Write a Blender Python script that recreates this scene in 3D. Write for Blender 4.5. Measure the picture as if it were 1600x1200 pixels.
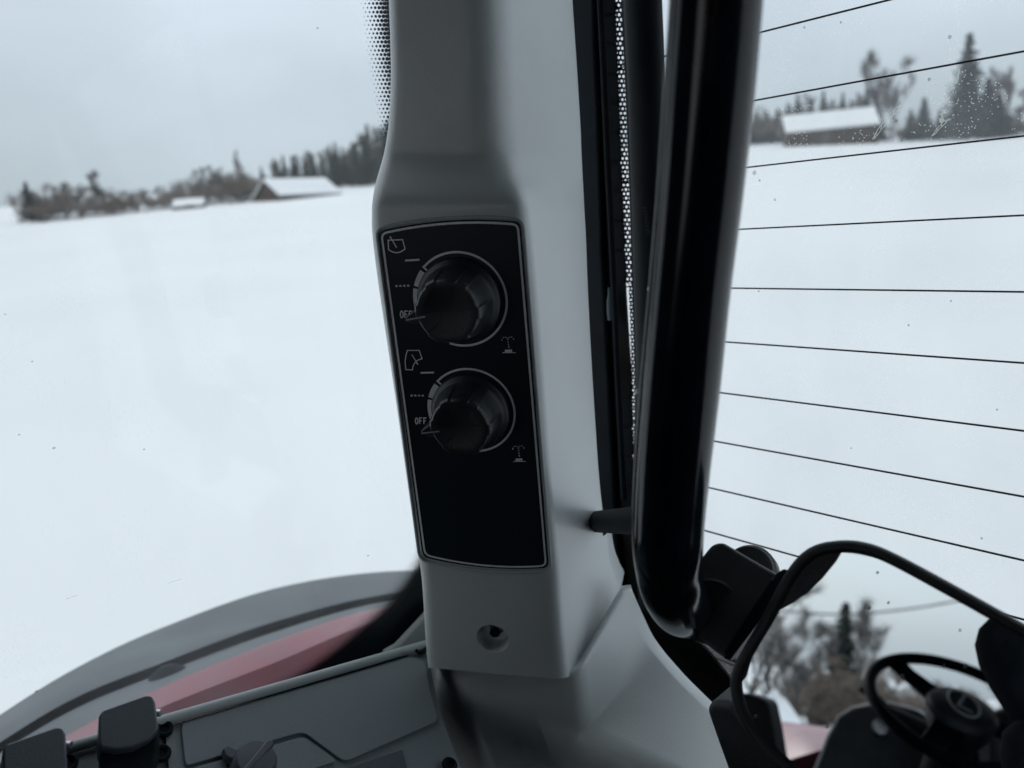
import bpy, bmesh, math, random
import numpy as np
from mathutils import Vector, Matrix

for o in list(bpy.data.objects): bpy.data.objects.remove(o)
S = bpy.context.scene
COL = S.collection

# ------------------------------------------------------------------ camera
FPX, HCAM = 1202.0, 2.5                      # focal length in photo pixels, camera height above the ground
PSI, PIT, ROL = map(math.radians, (48.1, 12.3, 4.8))
A3 = lambda *a: np.array(a, float)
CAM = A3(0, 0, HCAM)
FW = A3(-math.sin(PSI)*math.cos(PIT), math.cos(PSI)*math.cos(PIT), -math.sin(PIT))
_r0 = A3(math.cos(PSI), math.sin(PSI), 0); _u0 = np.cross(_r0, FW)
UP = _u0*math.cos(ROL) + _r0*math.sin(ROL)
RT = _r0*math.cos(ROL) - _u0*math.sin(ROL)
cd = bpy.data.cameras.new('camera'); cam = bpy.data.objects.new('camera', cd); COL.objects.link(cam)
cam.matrix_world = Matrix(((RT[0], UP[0], -FW[0], CAM[0]), (RT[1], UP[1], -FW[1], CAM[1]), (RT[2], UP[2], -FW[2], CAM[2]), (0, 0, 0, 1)))
cd.sensor_width = 36; cd.sensor_fit = 'HORIZONTAL'; cd.lens = FPX/1600*36
cd.clip_start = .02; cd.clip_end = 3000
cd.dof.use_dof = True; cd.dof.focus_distance = .52; cd.dof.aperture_fstop = cd.lens/4.5
S.camera = cam

# ------------------------------------------------------------------ sky, sun, exposure
SUN_EL, SUN_AZ = math.radians(32), math.radians(200)
W = bpy.data.worlds.new('World'); S.world = W; W.use_nodes = True
nt = W.node_tree; nt.nodes.clear(); N = nt.nodes.new; L = nt.links.new
out = N('ShaderNodeOutputWorld'); bg = N('ShaderNodeBackground'); L(bg.outputs[0], out.inputs[0])
sky = N('ShaderNodeTexSky'); sky.sky_type = 'NISHITA'; sky.sun_disc = False; sky.sun_elevation = SUN_EL; sky.sun_rotation = SUN_AZ
sky.air_density = 1.5; sky.dust_density = 3
tc = N('ShaderNodeTexCoord'); sep = N('ShaderNodeSeparateXYZ'); L(tc.outputs['Generated'], sep.inputs[0])
ramp = N('ShaderNodeValToRGB'); L(sep.outputs[2], ramp.inputs[0])          # overcast: brighter towards the zenith
e = ramp.color_ramp.elements
e[0].position = 0.0; e[0].color = (3.7, 4.42, 4.95, 1)
e[1].position = 1.0; e[1].color = (11, 12.1, 12.8, 1)
m = e.new(.25); m.color = (5.95, 6.75, 7.6, 1)
mp = N('ShaderNodeMapping'); L(tc.outputs['Generated'], mp.inputs[0]); mp.inputs['Scale'].default_value = (1, 1, 2.6)
nz = N('ShaderNodeTexNoise'); L(mp.outputs[0], nz.inputs[0]); nz.inputs['Scale'].default_value = 1.7; nz.inputs['Detail'].default_value = 3
mr = N('ShaderNodeMapRange'); L(nz.outputs[0], mr.inputs[0]); mr.inputs[1].default_value = .3; mr.inputs[2].default_value = .7; mr.inputs[3].default_value = .82; mr.inputs[4].default_value = 1.16
vm = N('ShaderNodeVectorMath'); vm.operation = 'SCALE'; L(ramp.outputs[0], vm.inputs[0]); L(mr.outputs[0], vm.inputs[3])
mx = N('ShaderNodeMixRGB'); mx.inputs[0].default_value = .9; L(sky.outputs[0], mx.inputs[1]); L(vm.outputs[0], mx.inputs[2])
L(mx.outputs[0], bg.inputs[0]); bg.inputs[1].default_value = .11
sd = bpy.data.lights.new('sun', 'SUN'); sd.energy = .5; sd.angle = math.radians(25); sd.color = (1, .97, .93)
so = bpy.data.objects.new('sun', sd); COL.objects.link(so)
so.rotation_euler = (math.pi/2 - SUN_EL, 0, math.pi - SUN_AZ); so.location = (0, 0, 30)
S.view_settings.view_transform = 'Standard'; S.view_settings.look = 'None'; S.view_settings.gamma = 1
S.view_settings.exposure = 0.32
S.cycles.max_bounces = 14; S.cycles.transparent_max_bounces = 40; S.cycles.diffuse_bounces = 6; S.cycles.glossy_bounces = 6
S.cycles.caustics_reflective = False; S.cycles.caustics_refractive = False; S.cycles.sample_clamp_indirect = 6
S.cycles.use_denoising = True

# ------------------------------------------------------------------ helpers: measuring
def unit(v): v = np.asarray(v, float); return v/np.linalg.norm(v)
def ray(x, y): return unit(FW*FPX + RT*(x-800) - UP*(y-600))
def hit(x, y, P, n): d = ray(x, y); return CAM + d*(np.dot(np.asarray(P)-CAM, n)/np.dot(d, n))
def hx(x, y, X): return hit(x, y, (X, 0, 0), A3(1, 0, 0))
def hy(x, y, Y): return hit(x, y, (0, Y, 0), A3(0, 1, 0))
def at(x, y, t): return CAM + ray(x, y)*t
def cr(pts, n, closed=False):                      # Catmull-Rom through points
    P = [np.asarray(p, float) for p in pts]; m = len(P); o = []
    segs = m if closed else m-1
    for i in range(segs):
        g = lambda k: P[k % m] if closed else P[min(max(k, 0), m-1)]
        p0, p1, p2, p3 = g(i-1), g(i), g(i+1), g(i+2)
        for k in range(n):
            t = k/n
            o.append(.5*((2*p1) + (p2-p0)*t + (2*p0-5*p1+4*p2-p3)*t*t + (3*p1-p0-3*p2+p3)*t**3))
    if not closed: o.append(P[-1])
    return o
def sst(a, b, x): t = min(1, max(0, (x-a)/(b-a))); return t*t*(3-2*t)

# ------------------------------------------------------------------ helpers: meshes
class MB:
    def __init__(s): s.v = []; s.f = []; s.uv = {}
    def add(s, vs, fs):
        k = len(s.v); s.v += [tuple(map(float, q)) for q in vs]; s.f += [tuple(i+k for i in q) for q in fs]; return k
    def prism(s, poly, vec):
        n = len(poly); vec = np.asarray(vec)
        s.add(list(poly) + [np.asarray(p)+vec for p in poly], [tuple(range(n-1, -1, -1)), tuple(range(n, 2*n))] + [(i, (i+1) % n, n+(i+1) % n, n+i) for i in range(n)])
        return s
    def box(s, a, b):
        x0, y0, z0 = a; x1, y1, z1 = b
        return s.prism([A3(x0, y0, z0), A3(x1, y0, z0), A3(x1, y1, z0), A3(x0, y1, z0)], (0, 0, z1-z0))
    def loft(s, rings, closed=True, caps=True):
        n = len(rings[0]); k = s.add([p for r in rings for p in r], [])
        for i in range(len(rings)-1):
            for j in range(n if closed else n-1):
                a, b = k+i*n+j, k+i*n+(j+1) % n
                s.f.append((a, b, b+n, a+n))
        if caps and closed:
            s.f.append(tuple(range(k+n-1, k-1, -1))); e_ = k+(len(rings)-1)*n; s.f.append(tuple(range(e_, e_+n)))
        return s
    def tube(s, path, r, sides=16, caps=True, flat=1.0):
        P = [np.asarray(p, float) for p in path]; m = len(P)
        R = r if hasattr(r, '__len__') else [r]*m
        T = [unit(P[min(i+1, m-1)]-P[max(i-1, 0)]) for i in range(m)]
        a = np.cross(T[0], A3(0, 0, 1)); a = np.cross(T[0], A3(1, 0, 0)) if np.linalg.norm(a) < .1 else a
        a = unit(a); rings = []
        for i in range(m):
            a = unit(a - T[i]*np.dot(a, T[i])); b = np.cross(T[i], a)
            rings.append([P[i] + R[i]*(a*math.cos(q)+b*flat*math.sin(q)) for q in (2*math.pi*k/sides for k in range(sides))])
        return s.loft(rings, True, caps)
    def lathe(s, c, e1, e2, n, prof, sides=48, mod=None):
        rings = []
        for (r, h) in prof:
            rings.append([c + n*h + (e1*math.cos(q)+e2*math.sin(q))*(r*(mod(q, h) if mod else 1)) for q in (2*math.pi*k/sides for k in range(sides))])
        return s.loft(rings, True, True)
    def ribbon(s, pts, w, n, closed=False):
        P = [np.asarray(p, float) for p in pts]; m = len(P); Lf, Rt = [], []
        for i in range(m):
            d1 = P[i]-P[i-1] if (i or closed) else P[1]-P[0]
            d2 = P[(i+1) % m]-P[i] if (i < m-1 or closed) else d1
            d1, d2 = unit(d1), unit(d2); t = unit(d1+d2) if np.linalg.norm(d1+d2) > 1e-6 else d1
            q = np.cross(n, t); k = min(1.6, 1/max(.3, np.dot(np.cross(n, d2), q)))
            Lf.append(P[i]+q*w/2*k); Rt.append(P[i]-q*w/2*k)
        k = s.add(Lf+Rt, [])
        for i in range(m if closed else m-1):
            j = (i+1) % m; s.f.append((k+m+i, k+m+j, k+j, k+i))
        return s
    def build(s, name, mat, parent=None, smooth=False, bevel=0, seg=2, sub=0, angle=30):
        o_ = A3(*parent['_o']) if parent is not None and '_o' in parent else A3(0, 0, 0)
        me = bpy.data.meshes.new(name); me.from_pydata([tuple(np.asarray(q)-o_) for q in s.v], [], s.f); me.update()
        bm = bmesh.new(); bm.from_mesh(me); bmesh.ops.recalc_face_normals(bm, faces=bm.faces); bm.to_mesh(me); bm.free()
        ob = bpy.data.objects.new(name, me); COL.objects.link(ob)
        if mat: me.materials.append(mat)
        if smooth:
            me.polygons.foreach_set('use_smooth', [True]*len(me.polygons))
            me.set_sharp_from_angle(angle=math.radians(angle))
        if bevel:
            b = ob.modifiers.new('bevel', 'BEVEL'); b.width = bevel; b.segments = seg; b.limit_method = 'ANGLE'; b.angle_limit = math.radians(25); b.harden_normals = True
            me.polygons.foreach_set('use_smooth', [True]*len(me.polygons))
        if sub:
            q = ob.modifiers.new('sub', 'SUBSURF'); q.levels = sub; q.render_levels = sub
        if parent is not None:
            ob.parent = parent; ob['_o'] = [float(q) for q in o_]
        return ob
def tag(o, label=None, cat=None, group=None, kind=None):
    if label: o['label'] = label
    if cat: o['category'] = cat
    if group: o['group'] = group
    if kind: o['kind'] = kind
    return o
def thing(name, label, cat, loc=(0, 0, 0), group=None):
    o = bpy.data.objects.new(name, None); COL.objects.link(o); o.empty_display_size = .05
    o.location = tuple(float(q) for q in loc); o['_o'] = [float(q) for q in loc]
    return tag(o, label, cat, group)

# ------------------------------------------------------------------ helpers: materials
def mat(name, col, rough=.5, metal=0, var=.08, vscale=6, bump=.0, bscale=200, spec=.5, coat=0, var2=None, rvar=.08):
    M = bpy.data.materials.new(name); M.use_nodes = True; t = M.node_tree; p = t.nodes['Principled BSDF']
    p.inputs['Metallic'].default_value = metal; p.inputs['Specular IOR Level'].default_value = spec
    if coat: p.inputs['Coat Weight'].default_value = coat; p.inputs['Coat Roughness'].default_value = .36; p.inputs['Coat IOR'].default_value = 1.7
    c = t.nodes.new('ShaderNodeTexCoord'); n = t.nodes.new('ShaderNodeTexNoise'); n.inputs['Scale'].default_value = vscale; n.inputs['Detail'].default_value = 5
    t.links.new(c.outputs['Object'], n.inputs[0])
    mixn = t.nodes.new('ShaderNodeMixRGB'); c2 = var2 or tuple(max(0, q*(1-2*var)) for q in col)
    mixn.inputs[1].default_value = (*c2, 1); mixn.inputs[2].default_value = (*[min(1, q*(1+(0 if var2 else var))) for q in col], 1)
    mrn = t.nodes.new('ShaderNodeMapRange'); mrn.inputs[1].default_value = .35; mrn.inputs[2].default_value = .65
    t.links.new(n.outputs[0], mrn.inputs[0]); t.links.new(mrn.outputs[0], mixn.inputs[0]); t.links.new(mixn.outputs[0], p.inputs['Base Color'])
    r = t.nodes.new('ShaderNodeMapRange'); r.inputs[3].default_value = max(0, rough-rvar); r.inputs[4].default_value = min(1, rough+rvar)
    t.links.new(n.outputs[0], r.inputs[0]); t.links.new(r.outputs[0], p.inputs['Roughness'])
    if bump:
        n2 = t.nodes.new('ShaderNodeTexNoise'); n2.inputs['Scale'].default_value = bscale; n2.inputs['Detail'].default_value = 3
        t.links.new(c.outputs['Object'], n2.inputs[0])
        b = t.nodes.new('ShaderNodeBump'); b.inputs['Strength'].default_value = bump; b.inputs['Distance'].default_value = .002 if bscale > 50 else .1
        t.links.new(n2.outputs[0], b.inputs['Height']); t.links.new(b.outputs[0], p.inputs['Normal'])
    return M
def math_n(t, op, a, b=None):
    n = t.nodes.new('ShaderNodeMath'); n.operation = op
    for i, q in enumerate((a, b)):
        if q is None: continue
        if isinstance(q, (int, float)): n.inputs[i].default_value = q
        else: t.links.new(q, n.inputs[i])
    return n.outputs[0]
def glass_mat(name, tint, dust, speck=.5):
    M = bpy.data.materials.new(name); M.use_nodes = True; t = M.node_tree; t.nodes.clear(); N = t.nodes.new; L = t.links.new
    o = N('ShaderNodeOutputMaterial'); tr = N('ShaderNodeBsdfTransparent'); tr.inputs[0].default_value = (*tint, 1)
    gl = N('ShaderNodeBsdfGlossy'); gl.inputs['Roughness'].default_value = .0
    lw = N('ShaderNodeLayerWeight'); lw.inputs[0].default_value = .5
    fac = math_n(t, 'ADD', math_n(t, 'MULTIPLY', math_n(t, 'POWER', lw.outputs['Facing'], 5.0), .6), .03)
    m1 = N('ShaderNodeMixShader'); L(fac, m1.inputs[0]); L(tr.outputs[0], m1.inputs[1]); L(gl.outputs[0], m1.inputs[2])
    df = N('ShaderNodeBsdfDiffuse'); df.inputs[0].default_value = (.72, .75, .77, 1); tl = N('ShaderNodeBsdfTranslucent'); tl.inputs[0].default_value = (.72, .75, .77, 1)
    m2 = N('ShaderNodeMixShader'); m2.inputs[0].default_value = .6; L(df.outputs[0], m2.inputs[1]); L(tl.outputs[0], m2.inputs[2])
    tc = N('ShaderNodeTexCoord'); nz = N('ShaderNodeTexNoise'); nz.inputs['Scale'].default_value = 9; nz.inputs['Detail'].default_value = 5; L(tc.outputs['Object'], nz.inputs[0])
    mp2 = N('ShaderNodeMapping'); mp2.inputs['Scale'].default_value = (7, 7, 2.2); mp2.inputs['Rotation'].default_value = (.5, .4, .3); L(tc.outputs['Object'], mp2.inputs[0])
    nz2 = N('ShaderNodeTexNoise'); nz2.inputs['Scale'].default_value = 1.6; nz2.inputs['Detail'].default_value = 6; nz2.inputs['Distortion'].default_value = .8; L(mp2.outputs[0], nz2.inputs[0])
    film = math_n(t, 'MULTIPLY', math_n(t, 'MULTIPLY', nz.outputs[0], math_n(t, 'ADD', nz2.outputs[0], .5)), dust)
    vo = N('ShaderNodeTexVoronoi'); vo.inputs['Scale'].default_value = 420; L(tc.outputs['Object'], vo.inputs[0])      # fine dust specks
    sp = math_n(t, 'LESS_THAN', vo.outputs['Distance'], .17)
    n3 = N('ShaderNodeTexNoise'); n3.inputs['Scale'].default_value = 26; L(tc.outputs['Object'], n3.inputs[0])
    sp = math_n(t, 'MULTIPLY', sp, math_n(t, 'MULTIPLY', math_n(t, 'GREATER_THAN', n3.outputs[0], .52), speck))
    m3 = N('ShaderNodeMixShader'); L(film, m3.inputs[0]); L(m1.outputs[0], m3.inputs[1]); L(m2.outputs[0], m3.inputs[2])
    t2 = N('ShaderNodeBsdfTranslucent'); t2.inputs[0].default_value = (1, 1, 1, 1)
    m4 = N('ShaderNodeMixShader'); L(sp, m4.inputs[0]); L(m3.outputs[0], m4.inputs[1]); L(t2.outputs[0], m4.inputs[2])
    L(m4.outputs[0], o.inputs[0]); return M
def frit_mat(name, holes):
    """ceramic print on glass: u,v of map 'dots' count dots, u of map 'fade' runs 0 (solid side) .. 1 (clear side)"""
    M = bpy.data.materials.new(name); M.use_nodes = True; t = M.node_tree; t.nodes.clear(); N = t.nodes.new; L = t.links.new
    o = N('ShaderNodeOutputMaterial'); tr = N('ShaderNodeBsdfTransparent'); bk = N('ShaderNodeBsdfPrincipled')
    bk.inputs['Base Color'].default_value = (.006, .007, .009, 1); bk.inputs['Roughness'].default_value = .35
    ud = N('ShaderNodeUVMap'); ud.uv_map = 'dots'; uf = N('ShaderNodeUVMap'); uf.uv_map = 'fade'
    s1 = N('ShaderNodeSeparateXYZ'); L(ud.outputs[0], s1.inputs[0]); s2 = N('ShaderNodeSeparateXYZ'); L(uf.outputs[0], s2.inputs[0])
    row = math_n(t, 'FLOOR', s1.outputs[1]); sh = math_n(t, 'MULTIPLY', math_n(t, 'MODULO', row, 2.0), .5)
    du = math_n(t, 'SUBTRACT', math_n(t, 'FRACT', math_n(t, 'ADD', s1.outputs[0], sh)), .5)
    dv = math_n(t, 'SUBTRACT', math_n(t, 'FRACT', s1.outputs[1]), .5)
    d = math_n(t, 'SQRT', math_n(t, 'ADD', math_n(t, 'MULTIPLY', du, du), math_n(t, 'MULTIPLY', dv, dv)))
    R = N('ShaderNodeMapRange'); L(s2.outputs[0], R.inputs[0])
    if holes:
        R.inputs[3].default_value = .24; R.inputs[4].default_value = .37
        fac = math_n(t, 'LESS_THAN', d, R.outputs[0])          # 1 = clear
    else:
        R.inputs[3].default_value = .80; R.inputs[4].default_value = .08
        fac = math_n(t, 'GREATER_THAN', d, R.outputs[0])
    mxs = N('ShaderNodeMixShader'); L(fac, mxs.inputs[0]); L(bk.outputs[0], mxs.inputs[1]); L(tr.outputs[0], mxs.inputs[2])
    L(mxs.outputs[0], o.inputs[0]); return M
def frit_strip(name, solid, clear, pitch, m_, parent):
    """ribbon between two polylines of equal length with the dot and fade maps"""
    o_ = A3(*parent['_o']); n = len(solid); me = bpy.data.meshes.new(name)
    vs = [tuple(p-o_) for p in solid] + [tuple(p-o_) for p in clear]
    me.from_pydata(vs, [], [(i, i+1, n+i+1, n+i) for i in range(n-1)]); me.update()
    u1 = me.uv_layers.new(name='dots'); u2 = me.uv_layers.new(name='fade')
    ln = [0]
    for i in range(1, n): ln.append(ln[-1] + np.linalg.norm(.5*(solid[i]+clear[i]-solid[i-1]-clear[i-1])))
    for lp in me.loops:
        v = lp.vertex_index; i = v % n; side = v >= n; w = np.linalg.norm(clear[i]-solid[i])
        u1.data[lp.index].uv = ((w if side else 0)/pitch, ln[i]/(pitch*.866)); u2.data[lp.index].uv = (1.0 if side else 0.0, 0)
    me.materials.append(m_); ob = bpy.data.objects.new(name, me); COL.objects.link(ob); ob.parent = parent; return ob

M_GREY = mat('grey moulded plastic', (.56, .60, .60), .42, var=.05, bump=.14, bscale=900, spec=.9, coat=.6)
M_GREY2 = mat('grey moulded plastic trim', (.42, .46, .47), .5, var=.03, bump=.10, bscale=900)
M_CONS = mat('charcoal console plastic', (.175, .20, .215), .45, var=.06, bump=.18, bscale=1100)
M_CAP = mat('black lever plastic', (.075, .088, .105), .42, var=.06, bump=.15, bscale=1200)
M_PANEL = mat('black printed panel film', (.009, .018, .026), .38, var=.1, bump=.04, bscale=1500, spec=.3)
M_PRINT = mat('pale printed ink', (.90, .92, .93), .4, var=.05, vscale=80)
M_KNOB = mat('black knob plastic', (.011, .015, .019), .42, var=.12, vscale=40, bump=.06, bscale=900)
M_GLOSS = mat('gloss black paint', (.005, .010, .017), .13, var=.15, vscale=30, coat=0, rvar=.06, spec=.42)
M_BLACK = mat('black rubber', (.004, .008, .012), .65, var=.2, vscale=18, bump=.1, bscale=500, spec=.12)
M_BROWN = mat('dusty black rubber', (.009, .009, .009), .7, var=.4, vscale=18, bump=.2, bscale=300, spec=.12)
M_FRAME = mat('satin black metal', (.008, .011, .015), .38, var=.15, vscale=12, bump=.05, bscale=300, spec=.25)
M_HOUS = mat('black textured plastic', (.038, .043, .047), .45, var=.15, vscale=30, bump=.25, bscale=900)
M_CAB = mat('dark cab lining', (.02, .022, .025), .8, var=.15, vscale=14, bump=.2, bscale=200)
M_FEND = mat('dusty grey fender rubber', (.098, .11, .118), .6, var=.14, vscale=9, bump=.2, bscale=160)
M_RED = mat('dull red paint', (.22, .022, .042), .30, var=.12, vscale=12, var2=(.17, .026, .042), bump=.03, bscale=60)
def residue_mat(name, col, clear):
    M = bpy.data.materials.new(name); M.use_nodes = True; t = M.node_tree; t.nodes.clear(); N = t.nodes.new; L = t.links.new
    o = N('ShaderNodeOutputMaterial'); tr = N('ShaderNodeBsdfTransparent'); tl = N('ShaderNodeBsdfTranslucent'); tl.inputs[0].default_value = (*col, 1); df = N('ShaderNodeBsdfDiffuse'); df.inputs[0].default_value = (*col, 1)
    a = N('ShaderNodeMixShader'); a.inputs[0].default_value = .75; L(df.outputs[0], a.inputs[1]); L(tl.outputs[0], a.inputs[2])
    tc = N('ShaderNodeTexCoord'); nz = N('ShaderNodeTexNoise'); nz.inputs['Scale'].default_value = 900; L(tc.outputs['Object'], nz.inputs[0])
    b = N('ShaderNodeMixShader'); L(math_n(t, 'ADD', math_n(t, 'MULTIPLY', nz.outputs[0], .5), clear-.25), b.inputs[0]); L(a.outputs[0], b.inputs[1]); L(tr.outputs[0], b.inputs[2]); L(b.outputs[0], o.inputs[0]); return M
M_DIRT = residue_mat('dried water residue', (.9, .92, .86), .35)
M_SPECK = residue_mat('dark dried speck', (.18, .18, .17), .74)
M_WIRE = mat('black heating print', (.012, .012, .014), .5, var=.1)
M_SNOW = mat('snow', (.70, .705, .71), .7, var=.015, vscale=.12, bump=.5, bscale=.5, spec=.25, rvar=.05)
M_ROOFSNOW = mat('roof snow', (.70, .71, .72), .7, var=.02, vscale=.8, bump=.2, bscale=1.5, spec=.25)
M_LOG = mat('weathered brown logs', (.055, .034, .025), .85, var=.25, vscale=3, bump=.4, bscale=4)
M_BARK = mat('grey bark', (.075, .066, .06), .9, var=.3, vscale=4)
M_TWIG = mat('bare twigs', (.16, .145, .14), .9, var=.3, vscale=2)
M_TWIGB = mat('brown bare twigs', (.20, .16, .135), .9, var=.3, vscale=2)
M_NEED = mat('spruce needles', (.035, .046, .040), .8, var=.35, vscale=2)
M_MIRROR = mat('mirror silver', (.86, .90, .92), .0, metal=1, var=.0, rvar=0)
M_JACK = mat('dark navy jacket cloth', (.011, .016, .022), .9, var=.25, vscale=25, bump=.4, bscale=500, spec=.2)
M_SKIN = mat('skin', (.36, .22, .16), .5, var=.1, vscale=20)
M_HAIR = mat('brown hair', (.05, .035, .025), .6, var=.3, vscale=60)
M_SEAT = mat('black seat cloth', (.015, .016, .018), .9, var=.2, vscale=40, bump=.4, bscale=400)
M_DASH = mat('dark dash plastic', (.075, .09, .10), .5, var=.1, vscale=20, bump=.1, bscale=700)
M_SILV = mat('satin silver badge', (.62, .63, .65), .3, metal=.8, var=.05)
M_BADGE = mat('pale badge enamel', (.55, .57, .58), .4, var=.05)
M_GLASS = glass_mat('side glass', (.96, .966, .968), .09, .12)
M_GLASSR = glass_mat('rear glass', (.96, .966, .968), .19, .45)
M_FRITD = frit_mat('frit fade dots', False)
M_FRITH = frit_mat('frit with clear dots', True)

# ================================================================== THE GROUND
SL = [(-60, .045), (-20, .055), (12, .063), (32, .084), (60, .076), (84, .064), (115, .03), (150, -.025), (180, -.045), (215, -.045), (250, -.02), (280, .02), (300, .045)]
def slope(th):                       # th: degrees left of the tractor's rear direction
    th = (th+60) % 360 - 60
    for (a, p), (b, q) in zip(SL, SL[1:]):
        if a <= th <= b: return p + (q-p)*sst(a, b, th)
    return .06
_rng = random.Random(5); _W = [(_rng.uniform(.01, .05), _rng.uniform(.01, .05), _rng.uniform(0, 6.3)) for _ in range(7)]
def ground(x, y):
    r = math.hypot(x, y); th = math.degrees(math.atan2(-x, y))
    z = slope(th)*(r*r/(r+9)) if r < 260 else slope(th)*(260*260/269)+(r-260)*.02
    return z + sum(.10*math.sin(a*x+b*y+c) for a, b, c in _W)*min(1, r/60)
g = MB(); NA = 180; rs = [0.01]+[1.2*1.13**k for k in range(52)]
g.loft([[A3(-r*math.sin(2*math.pi*k/NA), r*math.cos(2*math.pi*k/NA), 0) for k in range(NA)] for r in rs], True, False)
g.v = [(x, y, ground(x, y)) for x, y, z in g.v]
tag(g.build('snow_field', M_SNOW, smooth=True, angle=180), kind='structure')

# ================================================================== CAB SHELL
XS, YR = -.555, .56                # side glass plane, rear glass plane
XL, YF = 1.35, -1.65
ZC = HCAM
def struct(name, mb, m_, **k): return tag(mb.build(name, m_, **k), kind='structure')
struct('cab_roof', MB().box((XS-.05, YF-.1, ZC+.42), (XL+.05, YR+.1, ZC+.52)), M_CAB, bevel=.03)
struct('cab_floor', MB().box((XS, YF, 1.00), (XL, YR, 1.06)), M_CAB)
struct('cab_wall_rear', MB().box((-.60, YR-.005, 1.06), (XL, YR+.04, 1.92)), M_CAB)
struct('cab_wall_side', MB().box((XS-.04, YF, 1.06), (XS+.01, YR, 2.06)), M_CAB)
struct('cab_light_blocker_side', MB().box((XS-.03, YF, 2.06), (XS+.02, .03, ZC+.43)), M_CAB)  # unseen panel added to keep side window light off the pillar front
struct('cab_light_blocker_front', MB().box((XS, YF-.05, ZC+.07), (XL, YF+.45, ZC+.43)), M_CAB, bevel=.03)  # added out of view, hangs low over the windscreen to dim the pillar front
struct('cab_light_blocker_left', MB().box((XL, YF, 1.95), (XL+.05, YR, ZC+.43)), M_CAB)  # unseen closure added above the door to block light from the left
struct('cab_wall_front', MB().box((XS, YF-.05, 1.06), (XL, YF, 1.95)), M_CAB)
struct('cab_door_lower', MB().box((XL, YF, 1.06), (XL+.05, YR, 1.95)), M_CAB)
for nm, (x, y, w) in {'cab_post_front_right': (XS-.02, YF, .09), 'cab_post_front_left': (XL, YF, .09), 'cab_post_rear_left': (XL-.02, YR-.03, .12)}.items():
    struct(nm, MB().box((x-w/2, y-w/2, 1.06), (x+w/2, y+w/2, ZC+.44)), M_CAB, bevel=.015)

# ================================================================== CORNER PILLAR WITH WIPER CONTROLS
_a, _t = math.radians(34), math.radians(8)
NF = A3(math.sin(_a)*math.cos(_t), -math.cos(_a)*math.cos(_t), -math.sin(_t))
P0 = CAM + ray(718, 470)*.50
def fp(x, y, h=0.0): return hit(x, y, P0 + NF*h, NF)
ROWS = [(-620, 575, 735, 850), (-300, 592, 757, 873), (-90, 603, 770, 889), (0, 606, 775, 895), (60, 608, 776, 899), (120, 609, 777, 903), (170, 607, 778, 906), (205, 604, 780, 908), (235, 599, 784, 909), (255, 594, 790, 910), (275, 588, 798, 911),
        (295, 583, 809, 912), (315, 580, 816, 913), (335, 579, 820, 914), (370, 580, 824, 916), (450, 590, 832, 919), (550, 605, 840, 924), (650, 620, 847, 930), (750, 634, 854, 937), (830, 646, 861, 946), (880, 654, 866, 953), (905, 657, 868, 962), (930, 659, 870, 968), (1000, 663, 876, 928), (1043, 667, 883, 906)]
EX = [0, 0, 0, 0, 0, 0, 0, 0, 0, 0, 0, 0, 0, 0, 0, 0, 0, 0, 0, 0, 0, 2, 4, 10, 19]       # the lower rim drops a little to the right
rows = cr([A3(y, a, b, c, q) for (y, a, b, c), q in zip(ROWS, EX)], 4)
def fillet(p, q, s_, r, n):
    a = q + unit(p-q)*min(r, .45*np.linalg.norm(p-q)); b = q + unit(s_-q)*min(r, .45*np.linalg.norm(s_-q))
    return [(1-t)**2*a + 2*t*(1-t)*q + t*t*b for t in (k/n for k in range(n+1))]
rings = []
SPP = fp(861, 830); SPN = unit(np.cross(hy(945, 830, .44)-SPP, fp(874, 980)-SPP))
for y, xa, xb, xc, ex in rows:
    off = -.020*(1-sst(235, 325, y))
    Aq, Bq = fp(xa, y, off), fp(xb, y+ex, off)
    Cq = hy(xc, y, .44) if y < 829 else hit(xc, y, SPP, SPN)
    A2 = hx(xa+22, y, XS+.02); C2 = hy(xc-4, y, .465) if y < 829 else Cq + A3(-.012, .02, .004)
    rb = .022 - .012*sst(220, 330, y)
    rings.append([A2, A2*.5+Aq*.5] + fillet(A2, Aq, Bq, .010, 7) + [Aq*.65+Bq*.35, Aq*.35+Bq*.65] + fillet(Aq, Bq, Cq, rb, 9) + [Bq*.5+Cq*.5] + fillet(Bq, Cq, C2, .004, 3) + [C2])
pillar = thing('pillar_cover', 'grey plastic corner pillar cover with black wiper control panel, between side and rear windows', 'pillar cover', tuple(fp(770, 1050)))
trim = MB().loft(rings).build('trim', M_GREY, pillar, smooth=True, angle=50)
# the round screw recess is cut into the trim
E2 = unit(fp(740, 880)-fp(715, 400)); E2 = -unit(E2 - NF*np.dot(E2, NF)); E1 = np.cross(E2, NF)
hc = fp(770, 998)
cut = MB().lathe(hc, E1, E2, NF, [(.0150, .006), (.0130, .0005), (.0122, -.006), (.0108, -.0115), (.0095, -.0125), (.0056, -.0128), (.0052, -.0200)], 40).build('cutter', None, pillar)
bo = trim.modifiers.new('cut', 'BOOLEAN'); bo.operation = 'DIFFERENCE'; bo.object = cut; bo.solver = 'EXACT'
bpy.context.view_layer.update(); dg = bpy.context.evaluated_depsgraph_get()
nm_ = bpy.data.meshes.new_from_object(trim.evaluated_get(dg)); trim.modifiers.clear(); trim.data = nm_
bpy.data.objects.remove(cut)
nm_.polygons.foreach_set('use_smooth', [True]*len(nm_.polygons)); nm_.set_sharp_from_angle(angle=math.radians(45))
MB().lathe(fp(771, 994, -.0195), E1, E2, NF, [(.0037, 0), (.0037, .002), (.0018, .0022), (.0016, .0005)], 20).build('screw', M_BLACK, pillar, smooth=True)

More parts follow.
